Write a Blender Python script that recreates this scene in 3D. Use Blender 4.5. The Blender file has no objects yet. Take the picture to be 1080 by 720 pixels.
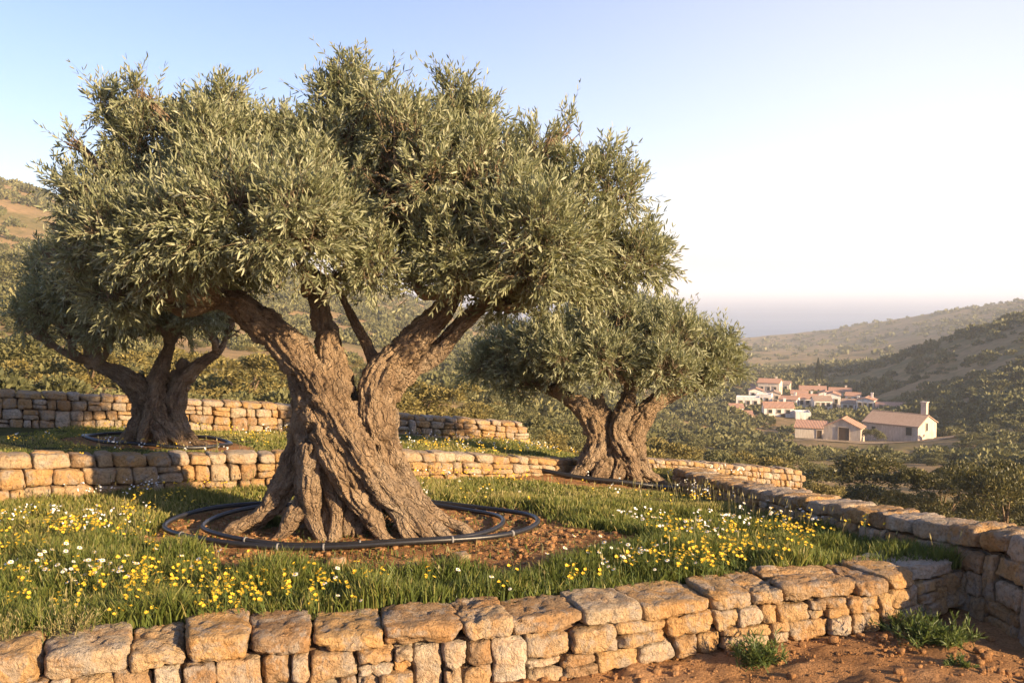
import bpy, math
import numpy as np
from mathutils import Vector

# ------------------------------------------------------------------ camera, sky, sun, exposure
scene = bpy.context.scene
COL = scene.collection
CAM = np.array([0.0, 0.0, 2.25])
F_PX = 1050.0
PITCH = math.atan(58.0 / F_PX)
cam_d = bpy.data.cameras.new("camera")
cam = bpy.data.objects.new("camera", cam_d)
COL.objects.link(cam)
cam.location = CAM
cam.rotation_euler = (math.pi / 2 - PITCH, 0, 0)
cam_d.sensor_width = 36.0
cam_d.lens = 35.0
cam_d.clip_start = 0.1
cam_d.clip_end = 80000.0
scene.camera = cam

SUN_EL = math.radians(16.0)
SUN_AZ = math.radians(126.0)          # clockwise from +Y (straight ahead): to the right and a little behind the camera
to_sun = Vector((math.sin(SUN_AZ) * math.cos(SUN_EL), math.cos(SUN_AZ) * math.cos(SUN_EL), math.sin(SUN_EL)))
sun_d = bpy.data.lights.new("sun", "SUN")
sun_d.energy = 5.0
sun_d.angle = math.radians(0.6)
sun_d.color = (1.0, 0.73, 0.43)
sun = bpy.data.objects.new("sun", sun_d)
COL.objects.link(sun)
sun.rotation_euler = to_sun.to_track_quat("Z", "Y").to_euler()

world = bpy.data.worlds.new("World")
scene.world = world
world.use_nodes = True
wt = world.node_tree
wt.nodes.clear()
w_out = wt.nodes.new("ShaderNodeOutputWorld")
w_bg = wt.nodes.new("ShaderNodeBackground")
w_sky = wt.nodes.new("ShaderNodeTexSky")
w_sky.sky_type = "NISHITA"
w_sky.sun_disc = False
w_sky.sun_elevation = SUN_EL
w_sky.sun_rotation = SUN_AZ
w_sky.altitude = 0
w_sky.air_density = 1.0
w_sky.dust_density = 0.6
w_sky.ozone_density = 3.0
w_bg.inputs["Strength"].default_value = 0.085
w_tc = wt.nodes.new("ShaderNodeTexCoord")
GLOW_AZ, GLOW_EL = math.radians(27), math.radians(7)      # centre of a warm glow added into the sky colour, low over the water
w_dot = wt.nodes.new("ShaderNodeVectorMath"); w_dot.operation = "DOT_PRODUCT"
w_dot.inputs[1].default_value = (math.sin(GLOW_AZ) * math.cos(GLOW_EL), math.cos(GLOW_AZ) * math.cos(GLOW_EL), math.sin(GLOW_EL))
w_max = wt.nodes.new("ShaderNodeMath"); w_max.operation = "MAXIMUM"; w_max.inputs[1].default_value = 0.0
w_pow = wt.nodes.new("ShaderNodeMath"); w_pow.operation = "POWER"; w_pow.inputs[1].default_value = 11.0
w_mix = wt.nodes.new("ShaderNodeMix"); w_mix.data_type = "RGBA"; w_mix.blend_type = "ADD"; w_mix.clamp_result = False
w_mix.inputs[7].default_value = (2.45, 2.08, 1.98, 1.0)
wt.links.new(w_tc.outputs["Generated"], w_dot.inputs[0])
wt.links.new(w_dot.outputs["Value"], w_max.inputs[0])
wt.links.new(w_max.outputs[0], w_pow.inputs[0])
wt.links.new(w_pow.outputs[0], w_mix.inputs[0])
w_tint = wt.nodes.new("ShaderNodeMix"); w_tint.data_type = "RGBA"; w_tint.blend_type = "MULTIPLY"
w_tint.inputs[0].default_value = 1.0
w_tint.inputs[7].default_value = (1.12, 0.95, 1.05, 1.0)
wt.links.new(w_sky.outputs[0], w_tint.inputs[6])
wt.links.new(w_tint.outputs[2], w_mix.inputs[6])
wt.links.new(w_mix.outputs[2], w_bg.inputs[0])
wt.links.new(w_bg.outputs[0], w_out.inputs[0])

scene.view_settings.view_transform = "Standard"
scene.view_settings.look = "None"
scene.view_settings.gamma = 1.0
scene.view_settings.use_curve_mapping = False
scene.view_settings.exposure = 1.38
scene.render.engine = "CYCLES"
cy = scene.cycles
cy.use_denoising = True
cy.use_adaptive_sampling = False
cy.max_bounces = 6
cy.diffuse_bounces = 3
cy.glossy_bounces = 2
cy.transmission_bounces = 3
cy.transparent_max_bounces = 8
cy.volume_bounces = 2
cy.sample_clamp_indirect = 4.0
try:
    cy.denoiser = "OPENIMAGEDENOISE"
    cy.denoising_prefilter = "ACCURATE"
except Exception:
    pass

# ------------------------------------------------------------------ maths helpers
def ray(u, v):
    d = np.array([0.0, math.cos(PITCH), -math.sin(PITCH)])
    d = d + np.array([1.0, 0, 0]) * ((u - 540.0) / F_PX)
    d = d + np.array([0.0, math.sin(PITCH), math.cos(PITCH)]) * ((360.0 - v) / F_PX)
    return d

def at(u, v, Y):
    d = ray(u, v)
    return CAM + d * (Y / d[1])

def at_z(u, v, z):
    d = ray(u, v)
    return CAM + d * ((z - CAM[2]) / d[2])

def on_ground(u, v, fn):
    z = 0.0
    for _ in range(25):
        p = at_z(u, v, z)
        z = 0.5 * z + 0.5 * float(fn(p[0], p[1]))
    return np.array([p[0], p[1], float(fn(p[0], p[1]))])

def _hash(ix, iy, iz, seed):
    h = (ix * 374761393 + iy * 668265263 + iz * 2147483647 + seed * 1274126177) & 0xFFFFFFFF
    h = ((h ^ (h >> 13)) * 1274126177) & 0xFFFFFFFF
    h = ((h ^ (h >> 15)) * 2246822519) & 0xFFFFFFFF
    return ((h ^ (h >> 16)) & 0xFFFFFF).astype(np.float64) / float(0xFFFFFF)

def vnoise(p, seed=0):
    p = np.asarray(p, float)
    i = np.floor(p).astype(np.int64)
    f = p - i
    f = f * f * f * (f * (f * 6 - 15) + 10)
    out = 0
    for dx in (0, 1):
        wx = f[..., 0] if dx else 1 - f[..., 0]
        for dy in (0, 1):
            wy = f[..., 1] if dy else 1 - f[..., 1]
            for dz in (0, 1):
                wz = f[..., 2] if dz else 1 - f[..., 2]
                out = out + wx * wy * wz * _hash(i[..., 0] + dx, i[..., 1] + dy, i[..., 2] + dz, seed)
    return out * 2 - 1

def fbm(p, octaves=4, seed=0, gain=0.5):
    p = np.asarray(p, float)
    a, s, t = 1.0, 0, 0
    for o in range(octaves):
        s = s + a * vnoise(p * (2.03 ** o) + 17.3 * o, seed + o)
        t += a
        a *= gain
    return s / t

def n2(x, y, scale, seed=0, oc=3):
    x, y = np.broadcast_arrays(np.asarray(x, float), np.asarray(y, float))
    return fbm(np.stack([x / scale, y / scale, np.zeros_like(x) + seed * 7.31], -1), oc, seed)

class TPS:
    def __init__(self, pts, vals, lam=1e-3):
        self.p = np.asarray(pts, float)
        v = np.asarray(vals, float)
        n = len(self.p)
        K = self._k(self.p) + lam * np.eye(n)
        P = np.c_[np.ones(n), self.p]
        A = np.zeros((n + 3, n + 3))
        A[:n, :n], A[:n, n:], A[n:, :n] = K, P, P.T
        self.c = np.linalg.solve(A, np.r_[v, 0, 0, 0])

    def _k(self, q):
        d2 = ((q[:, None, :] - self.p[None]) ** 2).sum(-1)
        return 0.5 * d2 * np.log(d2 + 1e-12)

    def __call__(self, a, b):
        a, b = np.broadcast_arrays(np.asarray(a, float), np.asarray(b, float))
        q = np.stack([a.ravel(), b.ravel()], -1)
        out = np.empty(len(q))
        for i in range(0, len(q), 20000):
            s = q[i:i + 20000]
            out[i:i + 20000] = self._k(s) @ self.c[:-3] + self.c[-3] + s @ self.c[-2:]
        return out.reshape(a.shape)

def smooth(a, b, x):
    t = np.clip((x - a) / (b - a), 0, 1)
    return t * t * (3 - 2 * t)

def unit(v):
    return v / np.maximum(np.linalg.norm(v, axis=-1, keepdims=True), 1e-9)

def in_poly(x, y, poly):
    inside = np.zeros(np.shape(x), bool)
    n = len(poly)
    for i in range(n):
        x0, y0 = poly[i]
        x1, y1 = poly[(i + 1) % n]
        if y0 == y1:
            continue
        c = (y0 > y) != (y1 > y)
        inside ^= c & (x < (x1 - x0) * (y - y0) / (y1 - y0) + x0)
    return inside

# ------------------------------------------------------------------ object helpers
def np_mesh(name, V, faces, mats=(), midx=None, tint=None, smooth_shade=False):
    """faces: list of integer arrays (n,3) or (n,4)."""
    me = bpy.data.meshes.new(name)
    V = np.asarray(V, np.float32).reshape(-1, 3)
    faces = [np.asarray(f, np.int32) for f in faces if len(f)]
    me.vertices.add(len(V))
    me.vertices.foreach_set("co", V.ravel())
    nl = sum(f.size for f in faces)
    npoly = sum(len(f) for f in faces)
    me.loops.add(nl)
    me.polygons.add(npoly)
    me.loops.foreach_set("vertex_index", np.concatenate([f.ravel() for f in faces]))
    starts, s = [], 0
    for f in faces:
        k = f.shape[1]
        starts.append(s + np.arange(len(f)) * k)
        s += f.size
    me.polygons.foreach_set("loop_start", np.concatenate(starts).astype(np.int32))
    for m in mats:
        me.materials.append(m)
    if midx is not None:
        me.polygons.foreach_set("material_index", np.asarray(midx, np.int32))
    if tint is not None:
        a = me.attributes.new("tint", "FLOAT", "POINT")
        a.data.foreach_set("value", np.asarray(tint, np.float32))
    me.update(calc_edges=True)
    me.validate()
    me.polygons.foreach_set("use_smooth", np.full(len(me.polygons), smooth_shade))
    return me

def link(name, me, parent=None, loc=None):
    o = bpy.data.objects.new(name, me)
    COL.objects.link(o)
    if parent is not None:
        o.parent = parent
    if loc is not None:
        o.location = loc
    return o

def empty(name, loc, rz=0.0):
    o = bpy.data.objects.new(name, None)
    COL.objects.link(o)
    o.location = loc
    o.rotation_euler = (0, 0, rz)
    o.empty_display_size = 0.2
    return o

def tag(o, label, cat, group=None, kind=None):
    o["label"] = label
    o["category"] = cat
    if group:
        o["group"] = group
    if kind:
        o["kind"] = kind
    return o

def structure(o):
    o["kind"] = "structure"
    return o

def copy_tree(root, loc, rz=0.0, scale=None):
    c = root.copy()
    COL.objects.link(c)
    c.location = loc
    c.rotation_euler = (0, 0, rz)
    if scale is not None:
        c.scale = scale
    for ch in list(root.children):
        d = ch.copy()
        COL.objects.link(d)
        d.parent = c
        for g in list(ch.children):
            e = g.copy()
            COL.objects.link(e)
            e.parent = d
    return c

class MB:
    """collects polygons of any kind, becomes one mesh"""
    def __init__(self):
        self.V, self.Fq, self.Ft, self.n, self.T = [], [], [], 0, []

    def add(self, V, quads=(), tris=(), tint=None):
        V = np.asarray(V, float).reshape(-1, 3)
        self.V.append(V)
        if len(quads):
            self.Fq.append(np.asarray(quads, int) + self.n)
        if len(tris):
            self.Ft.append(np.asarray(tris, int) + self.n)
        t = np.zeros(len(V)) if tint is None else np.broadcast_to(tint, (len(V),))
        self.T.append(t)
        self.n += len(V)

    def box(self, x0, x1, y0, y1, z0, z1):
        V = [(x, y, z) for z in (z0, z1) for y in (y0, y1) for x in (x0, x1)]
        Q = [(0, 2, 3, 1), (4, 5, 7, 6), (0, 1, 5, 4), (2, 6, 7, 3), (0, 4, 6, 2), (1, 3, 7, 5)]
        self.add(V, Q)

    def prism(self, poly, axis, a0, a1):
        """poly: 2-D outline (counter-clockwise), extruded along 'x' or 'y'"""
        n = len(poly)
        def P(p, a):
            return (a, p[0], p[1]) if axis == "x" else (p[0], a, p[1])
        V = [P(p, a0) for p in poly] + [P(p, a1) for p in poly]
        Q = [(i, (i + 1) % n, n + (i + 1) % n, n + i) for i in range(n)]
        T = [(0, i + 1, i) for i in range(1, n - 1)] + [(n, n + i, n + i + 1) for i in range(1, n - 1)]
        self.add(V, Q, T)

    def tube(self, pts, rad, sides=8, closed=False, tint=None):
        V, Q, T = tube_arrays(pts, rad, sides, closed)
        self.add(V, Q, T, tint)

    def mesh(self, name, mats, smooth_shade=False, tint=False):
        V = np.concatenate(self.V)
        fs = []
        if self.Fq:
            fs.append(np.concatenate(self.Fq))
        if self.Ft:
            fs.append(np.concatenate(self.Ft))
        return np_mesh(name, V, fs, mats, None, np.concatenate(self.T) if tint else None, smooth_shade)

def tube_arrays(pts, rad, sides=8, closed=False):
    pts = np.asarray(pts, float)
    n = len(pts)
    rad = np.broadcast_to(np.asarray(rad, float), (n,))
    if closed:
        tan = unit(np.roll(pts, -1, 0) - np.roll(pts, 1, 0))
    else:
        tan = unit(np.gradient(pts, axis=0))
    ref = np.array([0.0, 0, 1]) if abs(tan[0][2]) < 0.9 else np.array([1.0, 0, 0])
    nrm = np.empty_like(pts)
    cur = unit(ref - tan[0] * (ref @ tan[0]))
    for i in range(n):
        cur = unit(cur - tan[i] * (cur @ tan[i]))
        nrm[i] = cur
    if closed:
        nrm = np.tile(np.array([0, 0, 1.0]), (n, 1))
        nrm = unit(nrm - tan * (nrm * tan).sum(-1, keepdims=True))
    bi = np.cross(tan, nrm)
    a = np.arange(sides) * 2 * math.pi / sides
    V = pts[:, None] + rad[:, None, None] * (np.cos(a)[None, :, None] * nrm[:, None] + np.sin(a)[None, :, None] * bi[:, None])
    V = V.reshape(-1, 3)
    Q = []
    m = n if closed else n - 1
    i = np.arange(m)[:, None]
    k = np.arange(sides)[None]
    j = (i + 1) % n
    kk = (k + 1) % sides
    Q = np.stack([i * sides + k, i * sides + kk, j * sides + kk, j * sides + k], -1).reshape(-1, 4)
    T = np.zeros((0, 3), int)
    if not closed:
        V = np.concatenate([V, pts[:1], pts[-1:]])
        b, e = n * sides, n * sides + 1
        k = np.arange(sides)
        T = np.concatenate([np.stack([np.full(sides, b), (k + 1) % sides, k], -1),
                            np.stack([np.full(sides, e), (n - 1) * sides + k, (n - 1) * sides + (k + 1) % sides], -1)])
    return V, Q, T

def resample(pts, step):
    """Catmull-Rom through points (rows may carry extra columns), about one sample every step"""
    P = np.asarray(pts, float)
    P = np.concatenate([2 * P[:1] - P[1:2], P, 2 * P[-1:] - P[-2:-1]])
    out = []
    for i in range(1, len(P) - 2):
        p0, p1, p2, p3 = P[i - 1], P[i], P[i + 1], P[i + 2]
        m = max(2, int(np.linalg.norm((p2 - p1)[:3]) / step) + 1)
        for t in np.arange(m) / m:
            out.append(0.5 * ((2 * p1) + (-p0 + p2) * t + (2 * p0 - 5 * p1 + 4 * p2 - p3) * t * t + (-p0 + 3 * p1 - 3 * p2 + p3) * t ** 3))
    out.append(P[-2])
    return np.array(out)

# ------------------------------------------------------------------ materials
class NT:
    def __init__(self, name):
        self.m = bpy.data.materials.new(name)
        self.m.use_nodes = True
        self.t = self.m.node_tree
        self.t.nodes.clear()
        self.out = self.t.nodes.new("ShaderNodeOutputMaterial")

    def n(self, typ, ins=None, **props):
        nd = self.t.nodes.new(typ)
        for k, v in props.items():
            setattr(nd, k, v)
        for k, v in (ins or {}).items():
            s = nd.inputs[k]
            if hasattr(v, "node"):
                self.t.links.new(v, s)
            else:
                s.default_value = v
        return nd

    def coord(self):
        return self.n("ShaderNodeNewGeometry").outputs["Position"]

    def obj(self):
        return self.n("ShaderNodeTexCoord").outputs["Object"]

    def noise(self, vec, scale, detail=4.0, rough=0.55, dist=0.0):
        return self.n("ShaderNodeTexNoise", {"Vector": vec, "Scale": scale, "Detail": detail, "Roughness": rough, "Distortion": dist}).outputs["Fac"]

    def voro(self, vec, scale, feature="F1"):
        return self.n("ShaderNodeTexVoronoi", {"Vector": vec, "Scale": scale}, feature=feature).outputs["Distance"]

    def ramp(self, fac, stops):
        r = self.n("ShaderNodeValToRGB", {"Fac": fac})
        el = r.color_ramp.elements
        while len(el) < len(stops):
            el.new(0.5)
        for e, (p, c) in zip(el, stops):
            e.position = p
            e.color = (*c, 1.0) if len(c) == 3 else c
        return r.outputs["Color"]

    def mix(self, fac, a, b, mode="MIX"):
        nd = self.n("ShaderNodeMix", data_type="RGBA", blend_type=mode)
        for s, v in ((nd.inputs[0], fac), (nd.inputs[6], a), (nd.inputs[7], b)):
            if hasattr(v, "node"):
                self.t.links.new(v, s)
            else:
                s.default_value = (*v, 1.0) if isinstance(v, tuple) and len(v) == 3 else v
        return nd.outputs[2]

    def math(self, op, a, b=0.0):
        nd = self.n("ShaderNodeMath", operation=op)
        for s, v in ((nd.inputs[0], a), (nd.inputs[1], b)):
            if hasattr(v, "node"):
                self.t.links.new(v, s)
            else:
                s.default_value = v
        return nd.outputs[0]

    def attr(self, name="tint"):
        return self.n("ShaderNodeAttribute", attribute_name=name).outputs["Fac"]

    def scaled(self, vec, s):
        nd = self.n("ShaderNodeMapping", {"Vector": vec})
        nd.inputs["Scale"].default_value = s
        return nd.outputs[0]

    def bump(self, h, strength=0.5, dist=0.02, normal=None):
        ins = {"Height": h, "Strength": strength, "Distance": dist}
        if normal is not None:
            ins["Normal"] = normal
        return self.n("ShaderNodeBump", ins).outputs[0]

    def principled(self, color, rough=0.8, normal=None, spec=0.3, **extra):
        ins = {"Base Color": color if hasattr(color, "node") else (*color, 1.0), "Roughness": rough, "Specular IOR Level": spec}
        if normal is not None:
            ins["Normal"] = normal
        ins.update(extra)
        p = self.n("ShaderNodeBsdfPrincipled", ins)
        self.t.links.new(p.outputs[0], self.out.inputs[0])
        return p

def m_stone():
    t = NT("limestone")
    p = t.coord()
    tint = t.attr()
    base = t.ramp(tint, [(0.0, (0.31, 0.21, 0.125)), (0.22, (0.46, 0.31, 0.165)), (0.5, (0.50, 0.325, 0.15)), (0.72, (0.46, 0.37, 0.255)), (1.0, (0.56, 0.48, 0.37))])
    och = t.ramp(t.noise(p, 4.2, 6, 0.65, 0.8), [(0.44, (0, 0, 0)), (0.60, (1, 1, 1))])
    c = t.mix(t.math("MULTIPLY", och, 0.45), base, (0.47, 0.235, 0.07))
    gre = t.ramp(t.noise(t.scaled(p, (1, 1, 0.8)), 7.5, 7, 0.68, 0.5), [(0.50, (0, 0, 0)), (0.60, (1, 1, 1))])
    c = t.mix(t.math("MULTIPLY", gre, 0.7), c, (0.38, 0.335, 0.28))
    dark = t.ramp(t.noise(p, 2.6, 5, 0.6, 0.4), [(0.54, (0, 0, 0)), (0.68, (1, 1, 1))])
    c = t.mix(t.math("MULTIPLY", dark, 0.22), c, (0.27, 0.21, 0.15))
    spk = t.ramp(t.noise(p, 38, 4, 0.6), [(0.3, (0.6, 0.58, 0.55)), (0.5, (1, 1, 1)), (0.72, (1.15, 1.12, 1.08))])
    c = t.mix(1.0, c, spk, "MULTIPLY")
    lic = t.ramp(t.noise(p, 13, 6, 0.7), [(0.66, (0, 0, 0)), (0.72, (1, 1, 1))])
    c = t.mix(t.math("MULTIPLY", lic, 0.55), c, (0.20, 0.17, 0.13))
    h = t.math("ADD", t.math("MULTIPLY", t.noise(p, 14, 7, 0.68, 0.4), 1.0), t.math("MULTIPLY", t.noise(p, 70, 5, 0.6), 0.4))
    t.principled(c, 0.9, t.bump(h, 1.0, 0.06), 0.15)
    return t.m

def m_wallcore():
    t = NT("packed_earth_core")
    p = t.coord()
    c = t.ramp(t.noise(p, 9, 5), [(0.3, (0.10, 0.06, 0.035)), (0.7, (0.20, 0.125, 0.07))])
    t.principled(c, 0.95, t.bump(t.noise(p, 30, 5), 0.7, 0.03), 0.1)
    return t.m

def m_soil(name, a, b, c2, green=None):
    t = NT(name)
    p = t.coord()
    c = t.ramp(t.noise(p, 1.7, 6, 0.6, 0.3), [(0.3, a), (0.5, b), (0.72, c2)])
    sp = t.ramp(t.noise(p, 55, 5, 0.65), [(0.3, (0.55, 0.52, 0.5)), (0.52, (1, 1, 1)), (0.75, (1.25, 1.2, 1.15))])
    c = t.mix(1.0, c, sp, "MULTIPLY")
    if green:
        g = t.ramp(t.attr(), [(0.25, (0, 0, 0)), (0.75, (1, 1, 1))])
        gc = t.ramp(t.noise(p, 6, 5), [(0.3, green[0]), (0.7, green[1])])
        c = t.mix(g, c, gc)
    h = t.math("ADD", t.noise(p, 22, 6, 0.65), t.math("MULTIPLY", t.noise(p, 90, 4, 0.6), 0.5))
    t.principled(c, 0.95, t.bump(h, 1.0, 0.035), 0.1)
    return t.m

def m_terrain():
    t = NT("dry_hillside")
    p = t.coord()
    a = t.ramp(t.noise(p, 0.03, 8, 0.62, 0.6), [(0.26, (0.12, 0.115, 0.05)), (0.42, (0.20, 0.165, 0.075)), (0.52, (0.31, 0.22, 0.115)), (0.72, (0.40, 0.26, 0.135))])
    b = t.ramp(t.noise(p, 0.35, 6, 0.6), [(0.3, (0.65, 0.7, 0.6)), (0.6, (1.1, 1.05, 1.0))])
    c = t.mix(1.0, a, b, "MULTIPLY")
    h = t.noise(p, 0.8, 8, 0.65)
    t.principled(c, 0.95, t.bump(h, 0.6, 0.5), 0.05)
    return t.m

def m_bark():
    t = NT("olive_bark")
    p = t.coord()
    base = t.ramp(t.noise(p, 4.5, 6, 0.6, 0.5), [(0.28, (0.18, 0.122, 0.076)), (0.5, (0.34, 0.24, 0.15)), (0.72, (0.48, 0.365, 0.245))])
    gr = t.ramp(t.noise(p, 2.1, 4, 0.6), [(0.5, (0, 0, 0)), (0.68, (1, 1, 1))])
    c = t.mix(t.math("MULTIPLY", gr, 0.6), base, (0.33, 0.275, 0.21))
    g = t.n("ShaderNodeAttribute", attribute_name="grain").outputs["Vector"]
    fib = t.noise(g, 34, 6, 0.65, 0.5)
    c = t.mix(1.0, c, t.ramp(fib, [(0.32, (0.68, 0.64, 0.60)), (0.48, (1, 1, 1)), (0.70, (1.25, 1.22, 1.17))]), "MULTIPLY")
    gw = t.mix(0.06, t.scaled(g, (1, 1, 2.6)), t.n("ShaderNodeTexNoise", {"Vector": p, "Scale": 14.0, "Detail": 3.0}).outputs["Color"], "ADD")
    crack = t.ramp(t.voro(gw, 21, "DISTANCE_TO_EDGE"), [(0.0, (0, 0, 0)), (0.16, (1, 1, 1))])
    c = t.mix(1.0, c, t.ramp(t.noise(p, 60, 5, 0.7), [(0.3, (0.72, 0.7, 0.68)), (0.55, (1, 1, 1)), (0.75, (1.2, 1.2, 1.2))]), "MULTIPLY")
    h = t.math("ADD", t.math("ADD", t.math("MULTIPLY", fib, 0.8), t.math("MULTIPLY", t.noise(p, 45, 6, 0.7), 0.6)), t.math("MULTIPLY", crack, 0.45))
    t.principled(c, 0.88, t.bump(h, 1.0, 0.07), 0.2)
    return t.m

def m_leaf(name, stops, trans=0.22, tcol=(0.22, 0.22, 0.05), rough=0.45, spec=0.35):
    t = NT(name)
    c = t.ramp(t.attr(), stops)
    p = t.n("ShaderNodeBsdfPrincipled", {"Base Color": c, "Roughness": rough, "Specular IOR Level": spec})
    tr = t.n("ShaderNodeBsdfTranslucent", {"Color": (*tcol, 1)})
    mx = t.n("ShaderNodeMixShader", {"Fac": trans})
    t.t.links.new(p.outputs[0], mx.inputs[1])
    t.t.links.new(tr.outputs[0], mx.inputs[2])
    t.t.links.new(mx.outputs[0], t.out.inputs[0])
    return t.m

def m_plain(name, col, rough=0.7, var=0.15, scale=8.0, bump=0.2, spec=0.3):
    t = NT(name)
    p = t.obj()
    n = t.noise(p, scale, 5, 0.6)
    lo = tuple(x * (1 - var) for x in col)
    hi = tuple(min(1, x * (1 + var)) for x in col)
    t.principled(t.ramp(n, [(0.3, lo), (0.7, hi)]), rough, t.bump(t.noise(p, scale * 4, 4), bump, 0.02), spec)
    return t.m

def m_tiles(name, a, b):
    t = NT(name)
    p = t.obj()
    c = t.ramp(t.noise(t.scaled(p, (3.0, 1.2, 1.2)), 1.2, 6, 0.7), [(0.3, a), (0.7, b)])
    w = t.n("ShaderNodeTexWave", {"Vector": p, "Scale": 1.1, "Distortion": 0.4}, bands_direction="X").outputs["Fac"]
    t.principled(c, 0.85, t.bump(w, 0.8, 0.12), 0.15)
    return t.m

def m_plaster(name, a, b):
    t = NT(name)
    p = t.obj()
    c = t.ramp(t.noise(p, 0.9, 6, 0.65, 0.5), [(0.3, a), (0.65, b)])
    s = t.ramp(t.noise(t.scaled(p, (2, 2, 0.4)), 1.5, 5), [(0.35, (0.8, 0.77, 0.72)), (0.6, (1, 1, 1))])
    t.principled(t.mix(1.0, c, s, "MULTIPLY"), 0.9, t.bump(t.noise(p, 6, 5), 0.4, 0.05), 0.15)
    return t.m

def m_sea():
    t = NT("sea_water")
    p = t.coord()
    s = t.ramp(t.noise(t.scaled(p, (0.0006, 0.003, 1)), 1.0, 5, 0.6), [(0.35, (0.09, 0.16, 0.25)), (0.65, (0.15, 0.23, 0.32))])
    t.principled(s, 0.45, t.bump(t.noise(t.scaled(p, (0.02, 0.05, 1)), 1.0, 4), 0.25, 3.0), 0.5)
    return t.m

M = {}
M["stone"] = m_stone()
M["core"] = m_wallcore()
M["soil"] = m_soil("red_soil", (0.25, 0.125, 0.052), (0.36, 0.185, 0.078), (0.42, 0.24, 0.115), ((0.045, 0.05, 0.014), (0.11, 0.10, 0.03)))
M["dirt"] = m_soil("bare_dirt", (0.27, 0.14, 0.06), (0.38, 0.205, 0.09), (0.46, 0.27, 0.135))
M["terrain"] = m_terrain()
M["bark"] = m_bark()
M["twig"] = m_plain("twig_bark", (0.16, 0.12, 0.075), 0.85)
M["leaf"] = m_leaf("olive_leaf", [(0.0, (0.10, 0.115, 0.058)), (0.35, (0.21, 0.23, 0.125)), (0.7, (0.35, 0.36, 0.22)), (1.0, (0.50, 0.51, 0.36))], 0.28, (0.36, 0.35, 0.12))
M["bush"] = m_leaf("shrub_leaf", [(0.0, (0.07, 0.076, 0.032)), (0.45, (0.15, 0.15, 0.065)), (0.8, (0.23, 0.215, 0.095)), (1.0, (0.31, 0.28, 0.13))], 0.15, (0.2, 0.18, 0.05), 0.6, 0.2)
M["gold"] = m_leaf("dry_shrub_leaf", [(0.0, (0.10, 0.09, 0.03)), (0.5, (0.21, 0.175, 0.06)), (1.0, (0.33, 0.27, 0.10))], 0.15, (0.25, 0.2, 0.05), 0.6, 0.2)
M["grove"] = m_leaf("grove_leaf", [(0.0, (0.03, 0.036, 0.014)), (0.5, (0.095, 0.093, 0.036)), (0.8, (0.18, 0.155, 0.055)), (1.0, (0.28, 0.225, 0.08))], 0.15, (0.2, 0.18, 0.05))
M["cypress"] = m_leaf("cypress_leaf", [(0.0, (0.02, 0.03, 0.015)), (1.0, (0.05, 0.06, 0.028))], 0.05)
M["grass"] = m_leaf("grass_blade", [(0.0, (0.06, 0.09, 0.02)), (0.40, (0.13, 0.165, 0.036)), (0.72, (0.25, 0.235, 0.06)), (1.0, (0.42, 0.34, 0.14))], 0.3, (0.25, 0.26, 0.05), 0.5, 0.3)
M["weed"] = m_leaf("weed_leaf", [(0.0, (0.04, 0.07, 0.018)), (0.6, (0.09, 0.13, 0.035)), (1.0, (0.16, 0.18, 0.06))], 0.25, (0.2, 0.25, 0.05))
M["paleweed"] = m_leaf("pale_weed_leaf", [(0.0, (0.16, 0.14, 0.05)), (1.0, (0.36, 0.31, 0.14))], 0.25, (0.3, 0.27, 0.1))
M["yellow"] = m_plain("yellow_petal", (0.70, 0.45, 0.035), 0.6, 0.3, 40, 0.0)
M["white"] = m_plain("white_petal", (0.80, 0.79, 0.74), 0.6, 0.05, 40, 0.0)
M["disc"] = m_plain("flower_centre", (0.60, 0.36, 0.03), 0.8)
M["stem"] = m_plain("green_stem", (0.09, 0.13, 0.03), 0.7)
M["hose"] = m_plain("black_polythene", (0.018, 0.018, 0.02), 0.38, 0.2, 20, 0.05, 0.5)
M["tie"] = m_plain("grey_tie", (0.20, 0.195, 0.19), 0.5)
M["sea"] = m_sea()
M["plaster"] = m_plaster("white_plaster", (0.74, 0.70, 0.65), (0.84, 0.81, 0.77))
M["cream"] = m_plaster("cream_plaster", (0.66, 0.57, 0.47), (0.76, 0.68, 0.58))
M["barn"] = m_plaster("old_render", (0.52, 0.43, 0.35), (0.68, 0.58, 0.48))
M["tile_red"] = m_tiles("red_tiles", (0.42, 0.225, 0.145), (0.54, 0.34, 0.245))
M["tile_brown"] = m_tiles("brown_tiles", (0.33, 0.225, 0.165), (0.46, 0.34, 0.26))
M["glass"] = m_plain("dark_glass", (0.03, 0.032, 0.035), 0.25)
M["wood"] = m_plain("old_wood", (0.09, 0.055, 0.032), 0.8)
M["frame"] = m_plain("stone_frame", (0.5, 0.42, 0.33), 0.8)

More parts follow.
